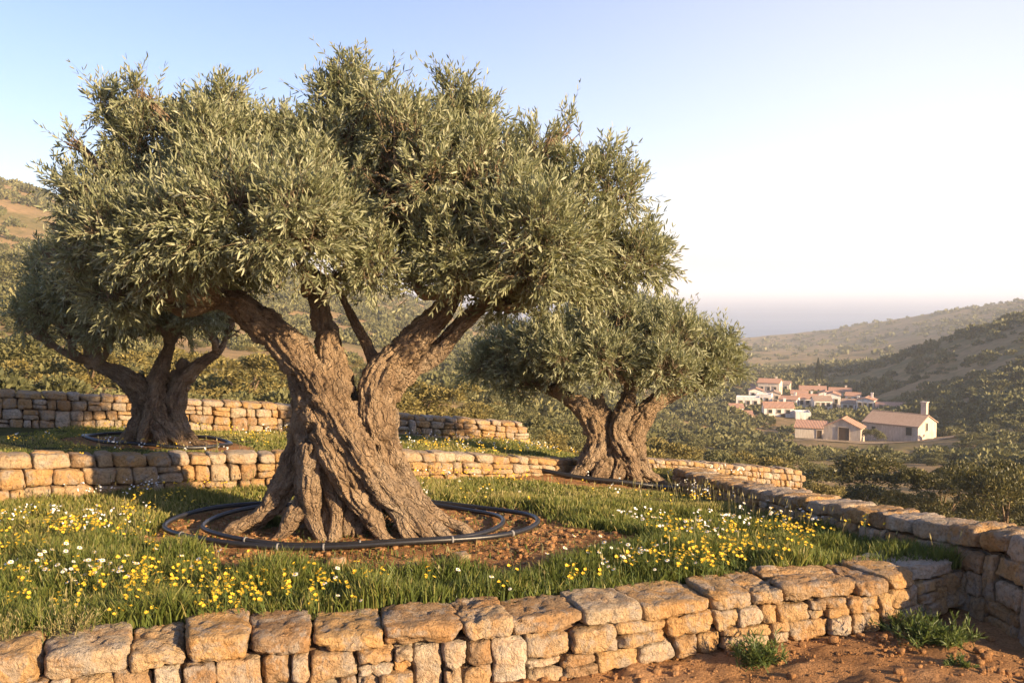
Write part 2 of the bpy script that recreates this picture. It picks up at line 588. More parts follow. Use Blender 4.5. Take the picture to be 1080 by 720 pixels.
# ------------------------------------------------------------------ the lie of the land
SEA_Z = -74.0
tc = []   # (azimuth, log distance, z)
def T(u, v, Y):
    p = at(u, v, Y)
    tc.append((math.atan2(p[0], p[1]), math.log(math.hypot(p[0], p[1])), p[2]))
def TZ(u, Y, z):
    p = at(u, 300, Y)
    tc.append((math.atan2(p[0], p[1]), math.log(math.hypot(p[0], p[1])), z))
columns = {
    -320: [(22, 415), (40, 372), (80, 330), (150, 270), (300, 185), (450, 135)],
    0: [(21, 428), (40, 388), (80, 352), (150, 312), (300, 243), (450, 193), (600, 215)],
    130: [(21, 436), (40, 402), (80, 370), (150, 330), (300, 275), (450, 230), (600, 245)],
    300: [(22, 442), (40, 425), (80, 400), (150, 370), (300, 322), (500, 285), (700, 300)],
    480: [(24, 472), (40, 455), (80, 430), (150, 403), (300, 366), (500, 340), (750, 326), (950, 340)],
    620: [(24, 505), (40, 492), (80, 468), (150, 440), (300, 403), (500, 378), (800, 362), (1200, 354), (1450, 353.5)],
    780: [(24, 540), (40, 522), (80, 497), (150, 470), (200, 455), (260, 433), (400, 405), (600, 389), (900, 376), (1300, 364)],
    850: [(24, 552), (40, 532), (80, 503), (150, 473), (200, 457), (260, 437), (400, 405), (600, 390), (900, 373), (1250, 357)],
    900: [(24, 560), (40, 540), (80, 507), (150, 475), (180, 466), (260, 441), (350, 419), (480, 396), (700, 386), (1000, 367), (1250, 348)],
    1000: [(24, 570), (40, 548), (80, 512), (150, 473), (200, 455), (300, 402), (420, 361), (600, 378), (900, 351), (1250, 329)],
    1080: [(24, 578), (40, 553), (80, 514), (150, 466), (220, 420), (300, 376), (420, 334), (600, 365), (900, 340), (1250, 318)],
    1350: [(24, 590), (40, 560), (80, 520), (150, 460), (220, 400), (300, 340), (420, 295), (600, 330), (900, 315), (1250, 292)],
}
for u, col in columns.items():
    for Y, v in col:
        T(u, v, Y)
for u in (-320, 0, 300):
    TZ(u, 5, -1.2); TZ(u, 10, -1.1); TZ(u, 15, -0.95)
for u in (480, 620):
    TZ(u, 5, -1.2); TZ(u, 10, -1.3); TZ(u, 16, -1.9)
for u in (780, 1000, 1350):
    TZ(u, 5, -1.2); TZ(u, 9, -1.6); TZ(u, 15, -2.5)
for u, z in ((-320, -50), (130, -70), (480, -78), (780, -78), (1000, -60), (1350, -60)):
    TZ(u, 2000, z); TZ(u, 4000, -79)
for az in (-2.6, -1.7, 1.7, 2.6, 3.14):
    for d, z in ((5, -1.2), (15, -0.9), (60, 2), (300, 20), (1000, 20), (4000, -60)):
        tc.append((az, math.log(d), z))
tca = np.array(tc)
wrap = [tca]
for s_ in (-1, 1):
    w_ = tca[np.abs(tca[:, 0]) > 1.5].copy()
    w_[:, 0] += s_ * 2 * math.pi
    wrap.append(w_)
tca = np.concatenate(wrap)
_terr = TPS(tca[:, :2] * np.array([2.2, 1.0]), tca[:, 2], 2e-3)

def terrain(x, y):
    x, y = np.broadcast_arrays(np.asarray(x, float), np.asarray(y, float))
    d = np.maximum(np.hypot(x, y), 3.0)
    z = _terr(np.arctan2(x, y) * 2.2, np.log(d))
    z = z + n2(x, y, 22.0, 5, 4) * np.clip((d - 20) * 0.02, 0, 1.6) + n2(x, y, 120.0, 6, 4) * np.clip((d - 150) * 0.018, 0, 5.0)
    z = z - 130 * smooth(1480, 1900, d) * smooth(-0.30, -0.05, np.arctan2(x, y)) * (np.arctan2(x, y) < 1.2)
    return np.maximum(z, -79.0)

az = np.concatenate([np.linspace(-math.pi, -0.62, 60)[:-1], np.linspace(-0.62, 0.62, 330), np.linspace(0.62, math.pi, 60)[1:]])
ds = np.exp(np.linspace(math.log(3.0), math.log(4200), 250))
A, D = np.meshgrid(az, ds, indexing="ij")
X, Y_ = D * np.sin(A), D * np.cos(A)
Z = terrain(X, Y_)
V = np.stack([X, Y_, Z], -1).reshape(-1, 3)
i, j = np.meshgrid(np.arange(len(az) - 1), np.arange(len(ds) - 1), indexing="ij")
n = len(ds)
Q = np.stack([i * n + j, (i + 1) * n + j, (i + 1) * n + j + 1, i * n + j + 1], -1).reshape(-1, 4)[:, ::-1]
hole = len(V)
V = np.concatenate([V, [[0, 0, -1.2]]])
Tt = np.stack([np.arange(len(az) - 1) * n, np.full(len(az) - 1, hole), (np.arange(len(az) - 1) + 1) * n], -1)
structure(link("terrain", np_mesh("terrain", V, [Q, Tt], [M["terrain"]], smooth_shade=True)))

ring = np.arange(96) * 2 * math.pi / 96
V = [(0, 0, SEA_Z)]
for r in (300, 1200, 3000, 9000, 26000):
    V += [(r * math.sin(a), r * math.cos(a), SEA_Z) for a in ring]
Tt = [(0, 1 + (k + 1) % 96, 1 + k) for k in range(96)]
Q = [(1 + b * 96 + k, 1 + b * 96 + (k + 1) % 96, 1 + (b + 1) * 96 + (k + 1) % 96, 1 + (b + 1) * 96 + k) for b in range(4) for k in range(96)]
structure(link("sea", np_mesh("sea", V, [Tt, Q], [M["sea"]])))

# wall lines: front face polyline (x, y), foot z, top z, along its length
near_px = [(-330, 742), (-160, 722), (37, 694), (259, 670), (410, 660), (593, 645), (735, 628), (869, 615), (940, 608)]
NEAR = [(*at_z(u, v, 0.10)[:2], -0.42 + 0.12 * smooth(300, 950, u), 0.065) for u, v in near_px]
NEAR.append((3.60, 7.80, -0.30, 0.09))
RIGHT = [(3.80, 6.75, -0.43, 0.42), (3.76, 7.0, -0.42, 0.41), (3.72, 7.4, -0.40, 0.39), (3.60, 7.8, -0.38, 0.34), (3.42, 8.3, -0.36, 0.28),
         (3.0, 9.6, -0.40, 0.15), (2.70, 11.2, -0.52, -0.05), (2.44, 13.0, -0.70, -0.25), (2.32, 14.6, -0.85, -0.42)]
def wl(rows):
    out = []
    for u, vt, vb, Y in rows:
        t_, b_ = at(u, vt, Y), at(u, vb, Y)
        out.append((t_[0], t_[1], b_[2] - 0.06, t_[2]))
    return out
MID = wl([(-420, 486, 556, 8.4), (-200, 483, 546, 9.3), (0, 481, 533, 10.2), (208, 480, 518, 11.3), (448, 478.5, 508, 12.5), (607, 485, 505, 14.0), (640, 484.5, 505, 14.4)])
FAR = wl([(632, 484.5, 506, 14.6), (684, 484.5, 507, 15.1), (760, 489.5, 514, 16.0), (848, 496, 524, 17.0)])
BACK = wl([(-400, 398, 442, 12.4), (-200, 404, 445, 13.3), (0, 412, 448, 14.2), (125, 418, 450, 14.9), (304, 427, 454, 16.0), (418, 437, 459, 17.0), (553, 446, 467, 18.0)])

def polyxy(W, t=0.0):
    P = np.array([w[:2] for w in W])
    tan = unit(np.gradient(P, axis=0))
    nrm = np.stack([-tan[:, 1], tan[:, 0]], -1)
    return P + nrm * t

near_c, right_c, mid_c, back_c = polyxy(NEAR, 0.2), polyxy(RIGHT, -0.2), np.concatenate([polyxy(MID, 0.15)[:-1], polyxy(FAR, 0.15)[1:]]), polyxy(BACK, 0.1)
main_base = at_z(378, 560, 0.0)
right_tree = at(645, 507, 14.0)
left_tree = at(168, 467, 12.6)

mid_pts = [(-8, 6.5, 0.02), (-8, 9, 0.0)]
mid_pts += [(w[0], w[1] + 0.5, 0.02) for w in NEAR[:-1]]
mid_pts += [(main_base[0], main_base[1], 0.0), (main_base[0], main_base[1] - 0.9, 0.0), (right_tree[0], right_tree[1], right_tree[2])]
for u, v, Y in ((0, 535, 10.2), (208, 519, 11.3), (448, 507.5, 12.5), (600, 500, 14.0), (700, 498, 15.0), (848, 520, 17.0), (-200, 546, 9.3)):
    mid_pts.append(tuple(at(u, v, Y)))
mid_pts += [(3.55, 8.1, 0.0), (3.0, 9.6, -0.12), (2.7, 11.2, -0.30), (2.44, 13.0, -0.50), (2.3, 14.6, -0.66)]
mp = np.array(mid_pts)
g_mid = TPS(mp[:, :2], mp[:, 2], 0.02)
up_pts = [tuple(at(*p)) for p in ((-420, 489, 8.7), (0, 483.5, 10.5), (208, 483, 11.6), (448, 482, 12.8), (607, 488, 14.2), (-300, 443, 12.9), (0, 450, 14.2), (125, 452, 14.9), (304, 456, 16.0), (418, 461, 17.0), (553, 469, 18.0), (690, 492, 18))]
up_pts.append(tuple(left_tree))
ua = np.array(up_pts)
g_up = TPS(ua[:, :2], ua[:, 2], 0.02)

def g_low(x, y):
    x, y = np.asarray(x, float), np.asarray(y, float)
    return -0.345 + 0.055 * smooth(0.5, 3.2, x) + 0.05 * n2(x, y, 1.1, 3) + 0.03 * n2(x, y, 0.3, 4, 3) - 0.07 * smooth(2.8, 3.7, x)

mid_poly = np.concatenate([[(-9.5, 5.6)], polyxy(NEAR, 0.45)[1:], right_c[3:], mid_c[::-1], [(-9.5, 8.2)]])
up_poly = np.concatenate([mid_c[:6], [(1.6, 16.0), tuple(back_c[-1])], back_c[::-1]])
low_poly = np.concatenate([near_c, right_c[3::-1], [(3.95, 6.0)], [(4.1, 1.0), (-9.5, 1.0)]])

def soil_mask(x, y):
    """1 where the terrace soil lies bare"""
    w = 0.26 * n2(x, y, 0.6, 11, 4)
    def ell(cx, cy_, rx, ry):
        return np.hypot((x - cx) / rx, (y - cy_) / ry)
    e = ell(-1.50, 9.25, 2.0, 1.42)
    e = np.minimum(e, ell(-0.9, 8.10, 1.6, 0.62))
    e = np.minimum(e, ell(0.28, 8.75, 1.0, 0.62))
    e = np.minimum(e, ell(right_tree[0] - 0.05, right_tree[1] - 0.35, 1.45, 1.05))
    return smooth(1.10, 0.88, e + w)
def soil_mask_up(x, y):
    e = np.hypot((x - left_tree[0]) / 1.15, (y - left_tree[1]) / 0.75)
    return smooth(1.1, 0.88, e + 0.25 * n2(x, y, 0.8, 12, 4))

def terrace(name, poly, fn, mask, mat, res, rough):
    lo, hi = poly.min(0), poly.max(0)
    xs, ys = np.arange(lo[0], hi[0] + res, res), np.arange(lo[1], hi[1] + res, res)
    Xg, Yg = np.meshgrid(xs, ys, indexing="ij")
    Zg = fn(Xg, Yg)
    Zg = Zg + rough * n2(Xg, Yg, 0.35, 21, 4) + 0.6 * rough * n2(Xg, Yg, 0.09, 22, 3)
    m = mask(Xg, Yg) if mask else np.ones_like(Xg)
    Zg = Zg + 0.03 * m * n2(Xg, Yg, 0.16, 23, 3)
    i, j = np.meshgrid(np.arange(len(xs) - 1), np.arange(len(ys) - 1), indexing="ij")
    keep = in_poly(Xg[:-1, :-1] + res / 2, Yg[:-1, :-1] + res / 2, poly)
    i, j = i[keep], j[keep]
    n = len(ys)
    Q = np.stack([i * n + j, (i + 1) * n + j, (i + 1) * n + j + 1, i * n + j + 1], -1)
    used, inv = np.unique(Q, return_inverse=True)
    V = np.stack([Xg, Yg, Zg], -1).reshape(-1, 3)[used]
    me = np_mesh(name, V, [inv.reshape(-1, 4)], [mat], tint=(1 - m).ravel()[used], smooth_shade=True)
    return structure(link(name, me))

terrace("terrace_ground", mid_poly, g_mid, soil_mask, M["soil"], 0.045, 0.02)
terrace("upper_terrace_ground", up_poly, g_up, soil_mask_up, M["soil"], 0.07, 0.02)
terrace("dirt_path", low_poly, g_low, None, M["dirt"], 0.04, 0.025)

# ------------------------------------------------------------------ dry-stone walls
def cube_template(n):
    g = np.linspace(-1, 1, n + 1)
    idx, V, Q = {}, [], []
    def vid(p):
        k = tuple(np.round(p, 5))
        if k not in idx:
            idx[k] = len(V)
            V.append(p)
        return idx[k]
    for ax in range(3):
        for sgn in (-1, 1):
            for a in range(n):
                for b in range(n):
                    q = []
                    for da, db in ((0, 0), (1, 0), (1, 1), (0, 1)):
                        p = np.zeros(3)
                        p[ax] = sgn
                        p[(ax + 1) % 3] = g[a + da]
                        p[(ax + 2) % 3] = g[b + db]
                        q.append(vid(p))
                    Q.append(q if sgn > 0 else q[::-1])
    return np.array(V), np.array(Q)

TPL = {n: cube_template(n) for n in (3, 5, 6, 10, 16)}

def stones_local(rng, half, n, rough=1.0):
    """half: (M,3) half sizes -> local verts (M,T,3)"""
    tv, tq = TPL[n]
    Mn = len(half)
    k = rng.uniform(5.0, 12.0, (Mn, 1))
    nk = (np.abs(tv)[None] ** k[..., None]).sum(-1) ** (1 / k)
    P = tv[None] / nk[..., None]
    P = P * np.ones((Mn, 1, 1))
    for _ in range(9):                              # broken-off corners and flat facets
        d = unit(rng.normal(size=(Mn, 1, 3)) * np.array([1, 1.3, 1]))
        lim = np.abs(d).sum(-1) * rng.uniform(0.70, 0.97, (Mn, 1))
        over = np.maximum((P * d).sum(-1) - lim, 0)
        P = P - d * over[..., None] * 0.9
    P[..., 0] *= 1 + rng.uniform(-0.09, 0.09, (Mn, 1)) * P[..., 2]
    P[..., 2] *= 1 + rng.uniform(-0.10, 0.10, (Mn, 1)) * P[..., 0]
    S = P * half[:, None]
    off = rng.uniform(-500, 500, (Mn, 1, 3))
    sz = half.min(1)[:, None, None]
    nr = unit(P)
    S = S + nr * (fbm(S / 0.16 + off, 3, 3) * 0.016 * rough)[..., None]
    S = S + nr * (fbm(S / 0.05 + off, 4, 4, 0.6) * 0.016 * rough)[..., None]
    S = S - nr * (np.maximum(0, 0.16 - np.abs(fbm(S / 0.11 + off + 5, 2, 9))) * 0.085 * rough)[..., None]
    a = rng.normal(0, 0.022, (Mn, 1))
    x, z = S[..., 0].copy(), S[..., 2].copy()
    S[..., 0] = x * np.cos(a) - z * np.sin(a)
    S[..., 2] = x * np.sin(a) + z * np.cos(a)
    return S

def wall_frame(W):
    R = resample(np.array(W), 0.08)
    s = np.r_[0, np.cumsum(np.linalg.norm(np.diff(R[:, :2], axis=0), axis=1))]
    tan = unit(np.gradient(R[:, :2], axis=0))
    return s, R, tan

def wall_map(fr, S, t, h, side):
    """arc position, depth behind the face, height fraction -> world"""
    s, R, tan = fr
    sc = np.clip(S, 0, s[-1])
    x, y = np.interp(sc, s, R[:, 0]), np.interp(sc, s, R[:, 1])
    tx, ty = np.interp(sc, s, tan[:, 0]), np.interp(sc, s, tan[:, 1])
    x = x + (S - sc) * tx
    y = y + (S - sc) * ty
    zb, zt = np.interp(sc, s, R[:, 2]), np.interp(sc, s, R[:, 3])
    nx, ny = -ty * side, tx * side
    return np.stack([x + nx * t, y + ny * t, zb + h * (zt - zb)], -1)

def build_wall(label, cat, W, side, thick, courses, wmean, cope_h, cope_w, n, seed, group, both=False, cope_n=None, rough=1.0, batter=0.05, cope_var=0.1):
    rng = np.random.default_rng(seed)
    fr = wall_frame(W)
    s, R, _ = fr
    L = s[-1]
    H = float(np.mean(R[:, 3] - R[:, 2]))
    base = wall_map(fr, np.array([L / 2]), np.array([thick / 2]), np.array([0.0]), side)[0]
    root = empty("dry_stone_wall", base)
    tag(root, label, cat, group)
    hb = 1 - cope_h / H                                  # courses fill 0..hb
    def put(sc, hc, half, tc_, nn):
        loc = stones_local(rng, half, nn, rough)
        Sv = sc[:, None] + loc[..., 0]
        hv = hc[:, None] + loc[..., 2] / H
        warp = 0.05 * np.sin(Sv * 2.1 + seed) + 0.035 * np.sin(Sv * 5.3 + seed * 2)
        hv = hv + warp * np.clip(hv, 0, hb) / max(hb, .01) * (1 - np.clip(hv, 0, hb) / hb) * 2.2
        tv = tc_[:, None] + loc[..., 1] + (hv * batter if tc_ is not None else 0)
        return wall_map(fr, Sv, tv, hv, side) - base
    parts = []
    for face in ((0, 1) if both else (0,)):
        sc, hc, hx, hz, hd = [], [], [], [], []
        blocked = [[] for _ in range(courses + 1)]
        ch = hb / courses
        for k in range(courses):
            p = rng.uniform(-0.5, 0) * wmean
            while p < L:
                bl = [b for b in blocked[k] if b[1] > p + 1e-6]
                nxt = min((b[0] for b in bl), default=1e9)
                if nxt <= p + 1e-6:
                    p = max(b[1] for b in bl if b[0] <= p + 1e-6)
                    continue
                w = wmean * rng.choice([0.55, 0.8, 1.0, 1.25, 1.6], p=[.2, .25, .25, .2, .1]) * rng.uniform(0.85, 1.15)
                if nxt - (p + w) < 0.45 * wmean:
                    w = nxt - p
                if w < 1e-3 or w > 5:
                    w = wmean
                q = rng.random()
                if q < 0.13 and k < courses - 1 and w < 1.3 * wmean:
                    sc.append(p + w / 2); hc.append((k + 1) * ch); hx.append(w / 2); hz.append(ch * H)
                    blocked[k + 1].append((p, p + w))
                elif q < 0.27 and ch * H > 0.1:
                    f = rng.uniform(0.4, 0.6)
                    for a, b in ((0, f), (f, 1)):
                        sc.append(p + w / 2); hc.append((k + (a + b) / 2) * ch); hx.append(w / 2); hz.append((b - a) * ch * H / 2)
                else:
                    sc.append(p + w / 2); hc.append((k + 0.5) * ch); hx.append(w / 2); hz.append(ch * H / 2)
                p += w
        m = len(sc)
        half = np.stack([np.array(hx) * 0.985, rng.uniform(0.09, 0.14, m), np.array(hz) * 1.0], -1)
        tcen = half[:, 1] + rng.normal(0, 0.014, m) - 0.01
        if face:
            tcen = thick - tcen
        P = put(np.array(sc), np.array(hc), half, tcen, n)
        parts.append((P, n, rng.random(m)))
    V, Q, Tn, off = [], [], [], 0
    for P, nn, ti in parts:
        tv, tq = TPL[nn]
        mm = len(P)
        V.append(P.reshape(-1, 3))
        Q.append((tq[None] + (off + np.arange(mm) * len(tv))[:, None, None]).reshape(-1, 4))
        Tn.append(np.repeat(ti, len(tv)))
        off += mm * len(tv)
    me = np_mesh("stone_courses", np.concatenate(V), [np.concatenate(Q)], [M["stone"]], tint=np.concatenate(Tn), smooth_shade=True)
    link("stone_courses", me, root)
    # the packed middle of the wall
    ss = np.arange(0.02, L - 0.02, 0.15)
    cs = []
    inset = 0.11
    for t_, h_ in ((inset, -0.02), (inset + batter, hb), (thick - (inset if both else 0.03) - 0.01, hb), (thick - (inset if both else 0.03), -0.02)):
        cs.append(wall_map(fr, ss, np.full_like(ss, t_), np.full_like(ss, h_), side) - base)
    Vc = np.stack(cs, 1).reshape(-1, 3)
    m = len(ss)
    Qc = [(a * 4 + k, a * 4 + (k + 1) % 4, a * 4 + 4 + (k + 1) % 4, a * 4 + 4 + k) for a in range(m - 1) for k in range(4)]
    Qc += [(0, 3, 2, 1), ((m - 1) * 4, (m - 1) * 4 + 1, (m - 1) * 4 + 2, (m - 1) * 4 + 3)]
    link("rubble_core", np_mesh("rubble_core", Vc, [Qc], [M["core"]]), root)
    # coping stones across the top
    p = -0.02
    cope_n = cope_n or n
    tv, tq = TPL[cope_n]
    k_ = 0
    while p < L - 0.04:
        w = cope_w * rng.uniform(0.62, 1.5)
        if L - (p + w) < 0.45 * cope_w:
            w = L - p
        hh = cope_h * rng.uniform(1 - cope_var, 1 + cope_var * 1.4)
        rows = [(thick / 2 + batter * 0.5, thick / 2 + 0.02)]
        if rng.random() < 0.3:
            f = rng.uniform(0.45, 0.6) * thick
            rows = [(f / 2 + batter * .5 - .01, f / 2 + .005), ((f + thick) / 2 + batter * .5, (thick - f) / 2 + .01)]
        for tc_, td in rows:
            half = np.array([[w / 2 * 0.985, td, hh / 2]])
            P = put(np.array([p + w / 2]), np.array([hb + hh / 2 / H - 0.004]), half, np.array([tc_ + rng.normal(0, 0.012)]), cope_n)[0]
            me = np_mesh("coping_stone", P, [tq], [M["stone"]], tint=np.full(len(P), rng.random()), smooth_shade=True)
            link("coping_stone", me, root)
            k_ += 1
        p += w
    return root

WG = "dry stone walls of the terraces"
build_wall("low front dry stone wall of large pale blocks along the bottom of the flower bed", "stone wall", NEAR, 1, 0.50, 2, 0.225, 0.12, 0.40, 10, 19, WG, cope_n=16, cope_var=0.2, rough=1.2)
build_wall("thick dry stone boundary wall with broad flat top running away on the right", "stone wall", RIGHT, -1, 0.42, 3, 0.27, 0.14, 0.30, 10, 12, WG, both=True, cope_n=10, rough=1.1, cope_var=0.06)
build_wall("middle dry stone retaining wall passing behind the big twisted trunk", "stone wall", MID, 1, 0.34, 2, 0.235, 0.13, 0.26, 6, 13, WG, rough=0.9)
build_wall("far dry stone wall of small stones beyond the smaller olive, ending squarely over the valley", "stone wall", FAR, 1, 0.32, 4, 0.125, 0.075, 0.16, 6, 15, WG, rough=0.6)
build_wall("uppermost dry stone wall behind the left olive tree, ending squarely", "stone wall", BACK, 1, 0.34, 3, 0.21, 0.10, 0.24, 6, 14, WG, rough=0.8)

# ------------------------------------------------------------------ olive trees
def strand(px, D, base_px):
    """rows (u, v, depth offset in px, radius in px) at distance D -> x, y, z, r in metres"""
    s = D / F_PX
    out = []
    for u, v, dy, r in px:
        p = at(u, v, D + dy * s)
        out.append((p[0], p[1], p[2], r * s))
    return np.array(out)

def trunk_mesh(strands, voxel, seed, scale, ground_z):
    """strands of wood fused into one skin and given bark along their grain"""
    mb = MB()
    SP, ST, SR, SS, SN = [], [], [], [], []
    for S in strands:
        R = resample(S, 0.05 * scale)
        # stronger lumps on each strand
        l = np.r_[0, np.cumsum(np.linalg.norm(np.diff(R[:, :3], axis=0), axis=1))]
        lump = 1 + 0.13 * fbm(np.stack([l / (0.22 * scale), np.full_like(l, seed + R[0, 0] * 9), np.zeros_like(l)], -1), 2, seed)
        R[:, 3] *= lump
        mb.tube(R[:, :3], R[:, 3], 14)
        tan = unit(np.gradient(R[:, :3], axis=0))
        ref = np.array([0.0, 0, 1]) if abs(tan[0][2]) < 0.9 else np.array([1.0, 0, 0])
        cur = ref
        nr = []
        for t_ in tan:
            cur = unit(cur - t_ * (cur @ t_))
            nr.append(cur)
        SP.append(R[:, :3]); ST.append(tan); SR.append(R[:, 3]); SS.append(l); SN.append(np.array(nr))
    me = mb.mesh("tmp", [])
    o = link("tmp", me)
    r = o.modifiers.new("r", "REMESH"); r.mode = "VOXEL"; r.voxel_size = voxel
    sm = o.modifiers.new("s", "SMOOTH"); sm.factor = 0.5; sm.iterations = 3
    ev = o.evaluated_get(bpy.context.evaluated_depsgraph_get())
    em = ev.to_mesh()
    nv = len(em.vertices)
    V = np.empty(nv * 3, np.float32); em.vertices.foreach_get("co", V); V = V.reshape(-1, 3).astype(float)
    N = np.empty(nv * 3, np.float32); em.vertices.foreach_get("normal", N); N = N.reshape(-1, 3).astype(float)
    Q = np.array([p.vertices[:] for p in em.polygons if len(p.vertices) == 4])
    T3 = np.array([p.vertices[:] for p in em.polygons if len(p.vertices) == 3]).reshape(-1, 3)
    ev.to_mesh_clear()
    bpy.data.objects.remove(o); bpy.data.meshes.remove(me)
    sid = np.concatenate([np.full(len(p), k) for k, p in enumerate(SP)])
    SP, ST, SR, SS, SN = map(np.concatenate, (SP, ST, SR, SS, SN))
    best = np.empty(nv, int)
    for i in range(0, nv, 4000):
        d = np.linalg.norm(V[i:i + 4000, None] - SP[None], axis=-1) / (SR[None] + 0.02)
        best[i:i + 4000] = d.argmin(1)
    rel = V - SP[best]
    B = np.cross(ST[best], SN[best])
    th = np.arctan2((rel * B).sum(-1), (rel * SN[best]).sum(-1))
    along = SS[best] + (rel * ST[best]).sum(-1)
    rad = SR[best]
    cx, cy_ = np.cos(th), np.sin(th)
    q = np.stack([cx * rad, cy_ * rad, along * 0.16], -1) + sid[best][:, None] * 3.7
    ridge = 1 - np.abs(fbm(q / (0.055 * scale), 3, seed + 3)) * 2.2
    ridge2 = 1 - np.abs(fbm((q + 9) / (0.022 * scale), 2, seed + 5)) * 2.2
    big = fbm(V / (0.20 * scale), 3, seed + 7)
    fine = fbm(V / (0.035 * scale), 3, seed + 9)
    amp = np.clip(rad / (0.16 * scale), 0.25, 1.0)
    disp = scale * amp * (0.046 * np.clip(ridge, -0.9, 1) + 0.022 * np.clip(ridge2, -0.9, 1) + 0.045 * big + 0.010 * fine)
    pits = smooth(0.32, 0.6, fbm(V / (0.16 * scale) + 31, 2, seed + 13)) * (rad > 0.08 * scale)
    disp = disp - 0.07 * scale * pits * amp
    V = V + N * disp[:, None]
    me = np_mesh("trunk", V, [Q, T3], [M["bark"]], smooth_shade=True)
    g = me.attributes.new("grain", "FLOAT_VECTOR", "POINT")
    gv = np.stack([cx * rad, cy_ * rad, along * 0.13], -1) / scale + sid[best][:, None] * 3.7
    g.data.foreach_set("vector", gv.astype(np.float32).ravel())
    return me

def shoots(P, A, L, npairs, leaf, rng):
    """P bases, A axes (unit), L lengths -> leaf quads and thin stems. Returns V, Q, tint, stemV, stemT"""
    n = len(P)
    k = npairs
    ref = unit(rng.normal(size=(n, 3)))
    U = unit(np.cross(A, ref))
    W = np.cross(A, U)
    bend = unit(rng.normal(size=(n, 3))) * 0.25
    tpos = (np.arange(k) + 0.6) / k
    tpos = np.repeat(tpos, 2)[None] * np.ones((n, 1))
    side = np.tile([1.0, -1.0], k)[None]
    ang = np.repeat(np.arange(k) * 1.65, 2)[None] + rng.uniform(0, 6.28, (n, 1)) + rng.normal(0, 0.35, (n, 2 * k))
    dirn = (np.cos(ang)[..., None] * U[:, None] + np.sin(ang)[..., None] * W[:, None]) * side[..., None]
    pos = P[:, None] + (A[:, None] + bend[:, None] * tpos[..., None] ** 2) * (tpos * L[:, None])[..., None]
    spread = rng.uniform(0.40, 1.15, (n, 2 * k)) * (1.2 - 0.5 * tpos)
    d = unit(A[:, None] + dirn * spread[..., None] + rng.normal(0, 0.16, (n, 2 * k, 3)))
    nrm = unit(np.cross(np.cross(d, A[:, None] + 1e-3), d) + rng.normal(0, 0.45, d.shape))
    nrm = unit(nrm - d * (nrm * d).sum(-1, keepdims=True))
    wid = np.cross(d, nrm)
    ll = leaf * rng.uniform(0.65, 1.2, (n, 2 * k)) * (1.05 - 0.4 * np.abs(tpos - 0.45))
    ww = ll * rng.uniform(0.085, 0.125, ll.shape)
    l3, w3 = ll[..., None], ww[..., None]
    curl = rng.uniform(-0.10, 0.12, l3.shape) * l3
    b = pos
    r1 = pos + d * l3 * 0.35 + wid * w3 + nrm * curl * 0.5 + nrm * w3 * 0.35
    r2 = pos + d * l3 * 0.72 + wid * w3 * 0.8 + nrm * curl + nrm * w3 * 0.3
    tip = pos + d * l3 + nrm * curl * 1.6
    l2 = pos + d * l3 * 0.72 - wid * w3 * 0.8 + nrm * curl + nrm * w3 * 0.3
    l1 = pos + d * l3 * 0.35 - wid * w3 + nrm * curl * 0.5 + nrm * w3 * 0.35
    V = np.stack([b, r1, r2, tip, l2, l1], -2).reshape(-1, 3)
    m = n * 2 * k
    o = np.arange(m)[:, None] * 6
    Q = np.concatenate([o + np.array([[0, 1, 2, 3]]), o + np.array([[0, 3, 4, 5]])])
    tint = np.clip(rng.normal(0.36, 0.18, (n, 1)) * 0.6 + rng.beta(1.2, 2.0, (n, 2 * k)) * 0.75, 0, 1)
    tint = np.repeat(tint.reshape(-1), 6)
    e = 0.004
    S0 = P - A * 0.06
    S1 = P + (A + bend) * L[:, None]
    SV = np.stack([S0 + U * e, S0 - U * e * .5 + W * e * .87, S0 - U * e * .5 - W * e * .87, S1], 1).reshape(-1, 3)
    o = np.arange(n)[:, None] * 4
    ST_ = np.concatenate([o + np.array([[0, 1, 3]]), o + np.array([[1, 2, 3]]), o + np.array([[2, 0, 3]])])
    return V, Q, tint, SV, ST_

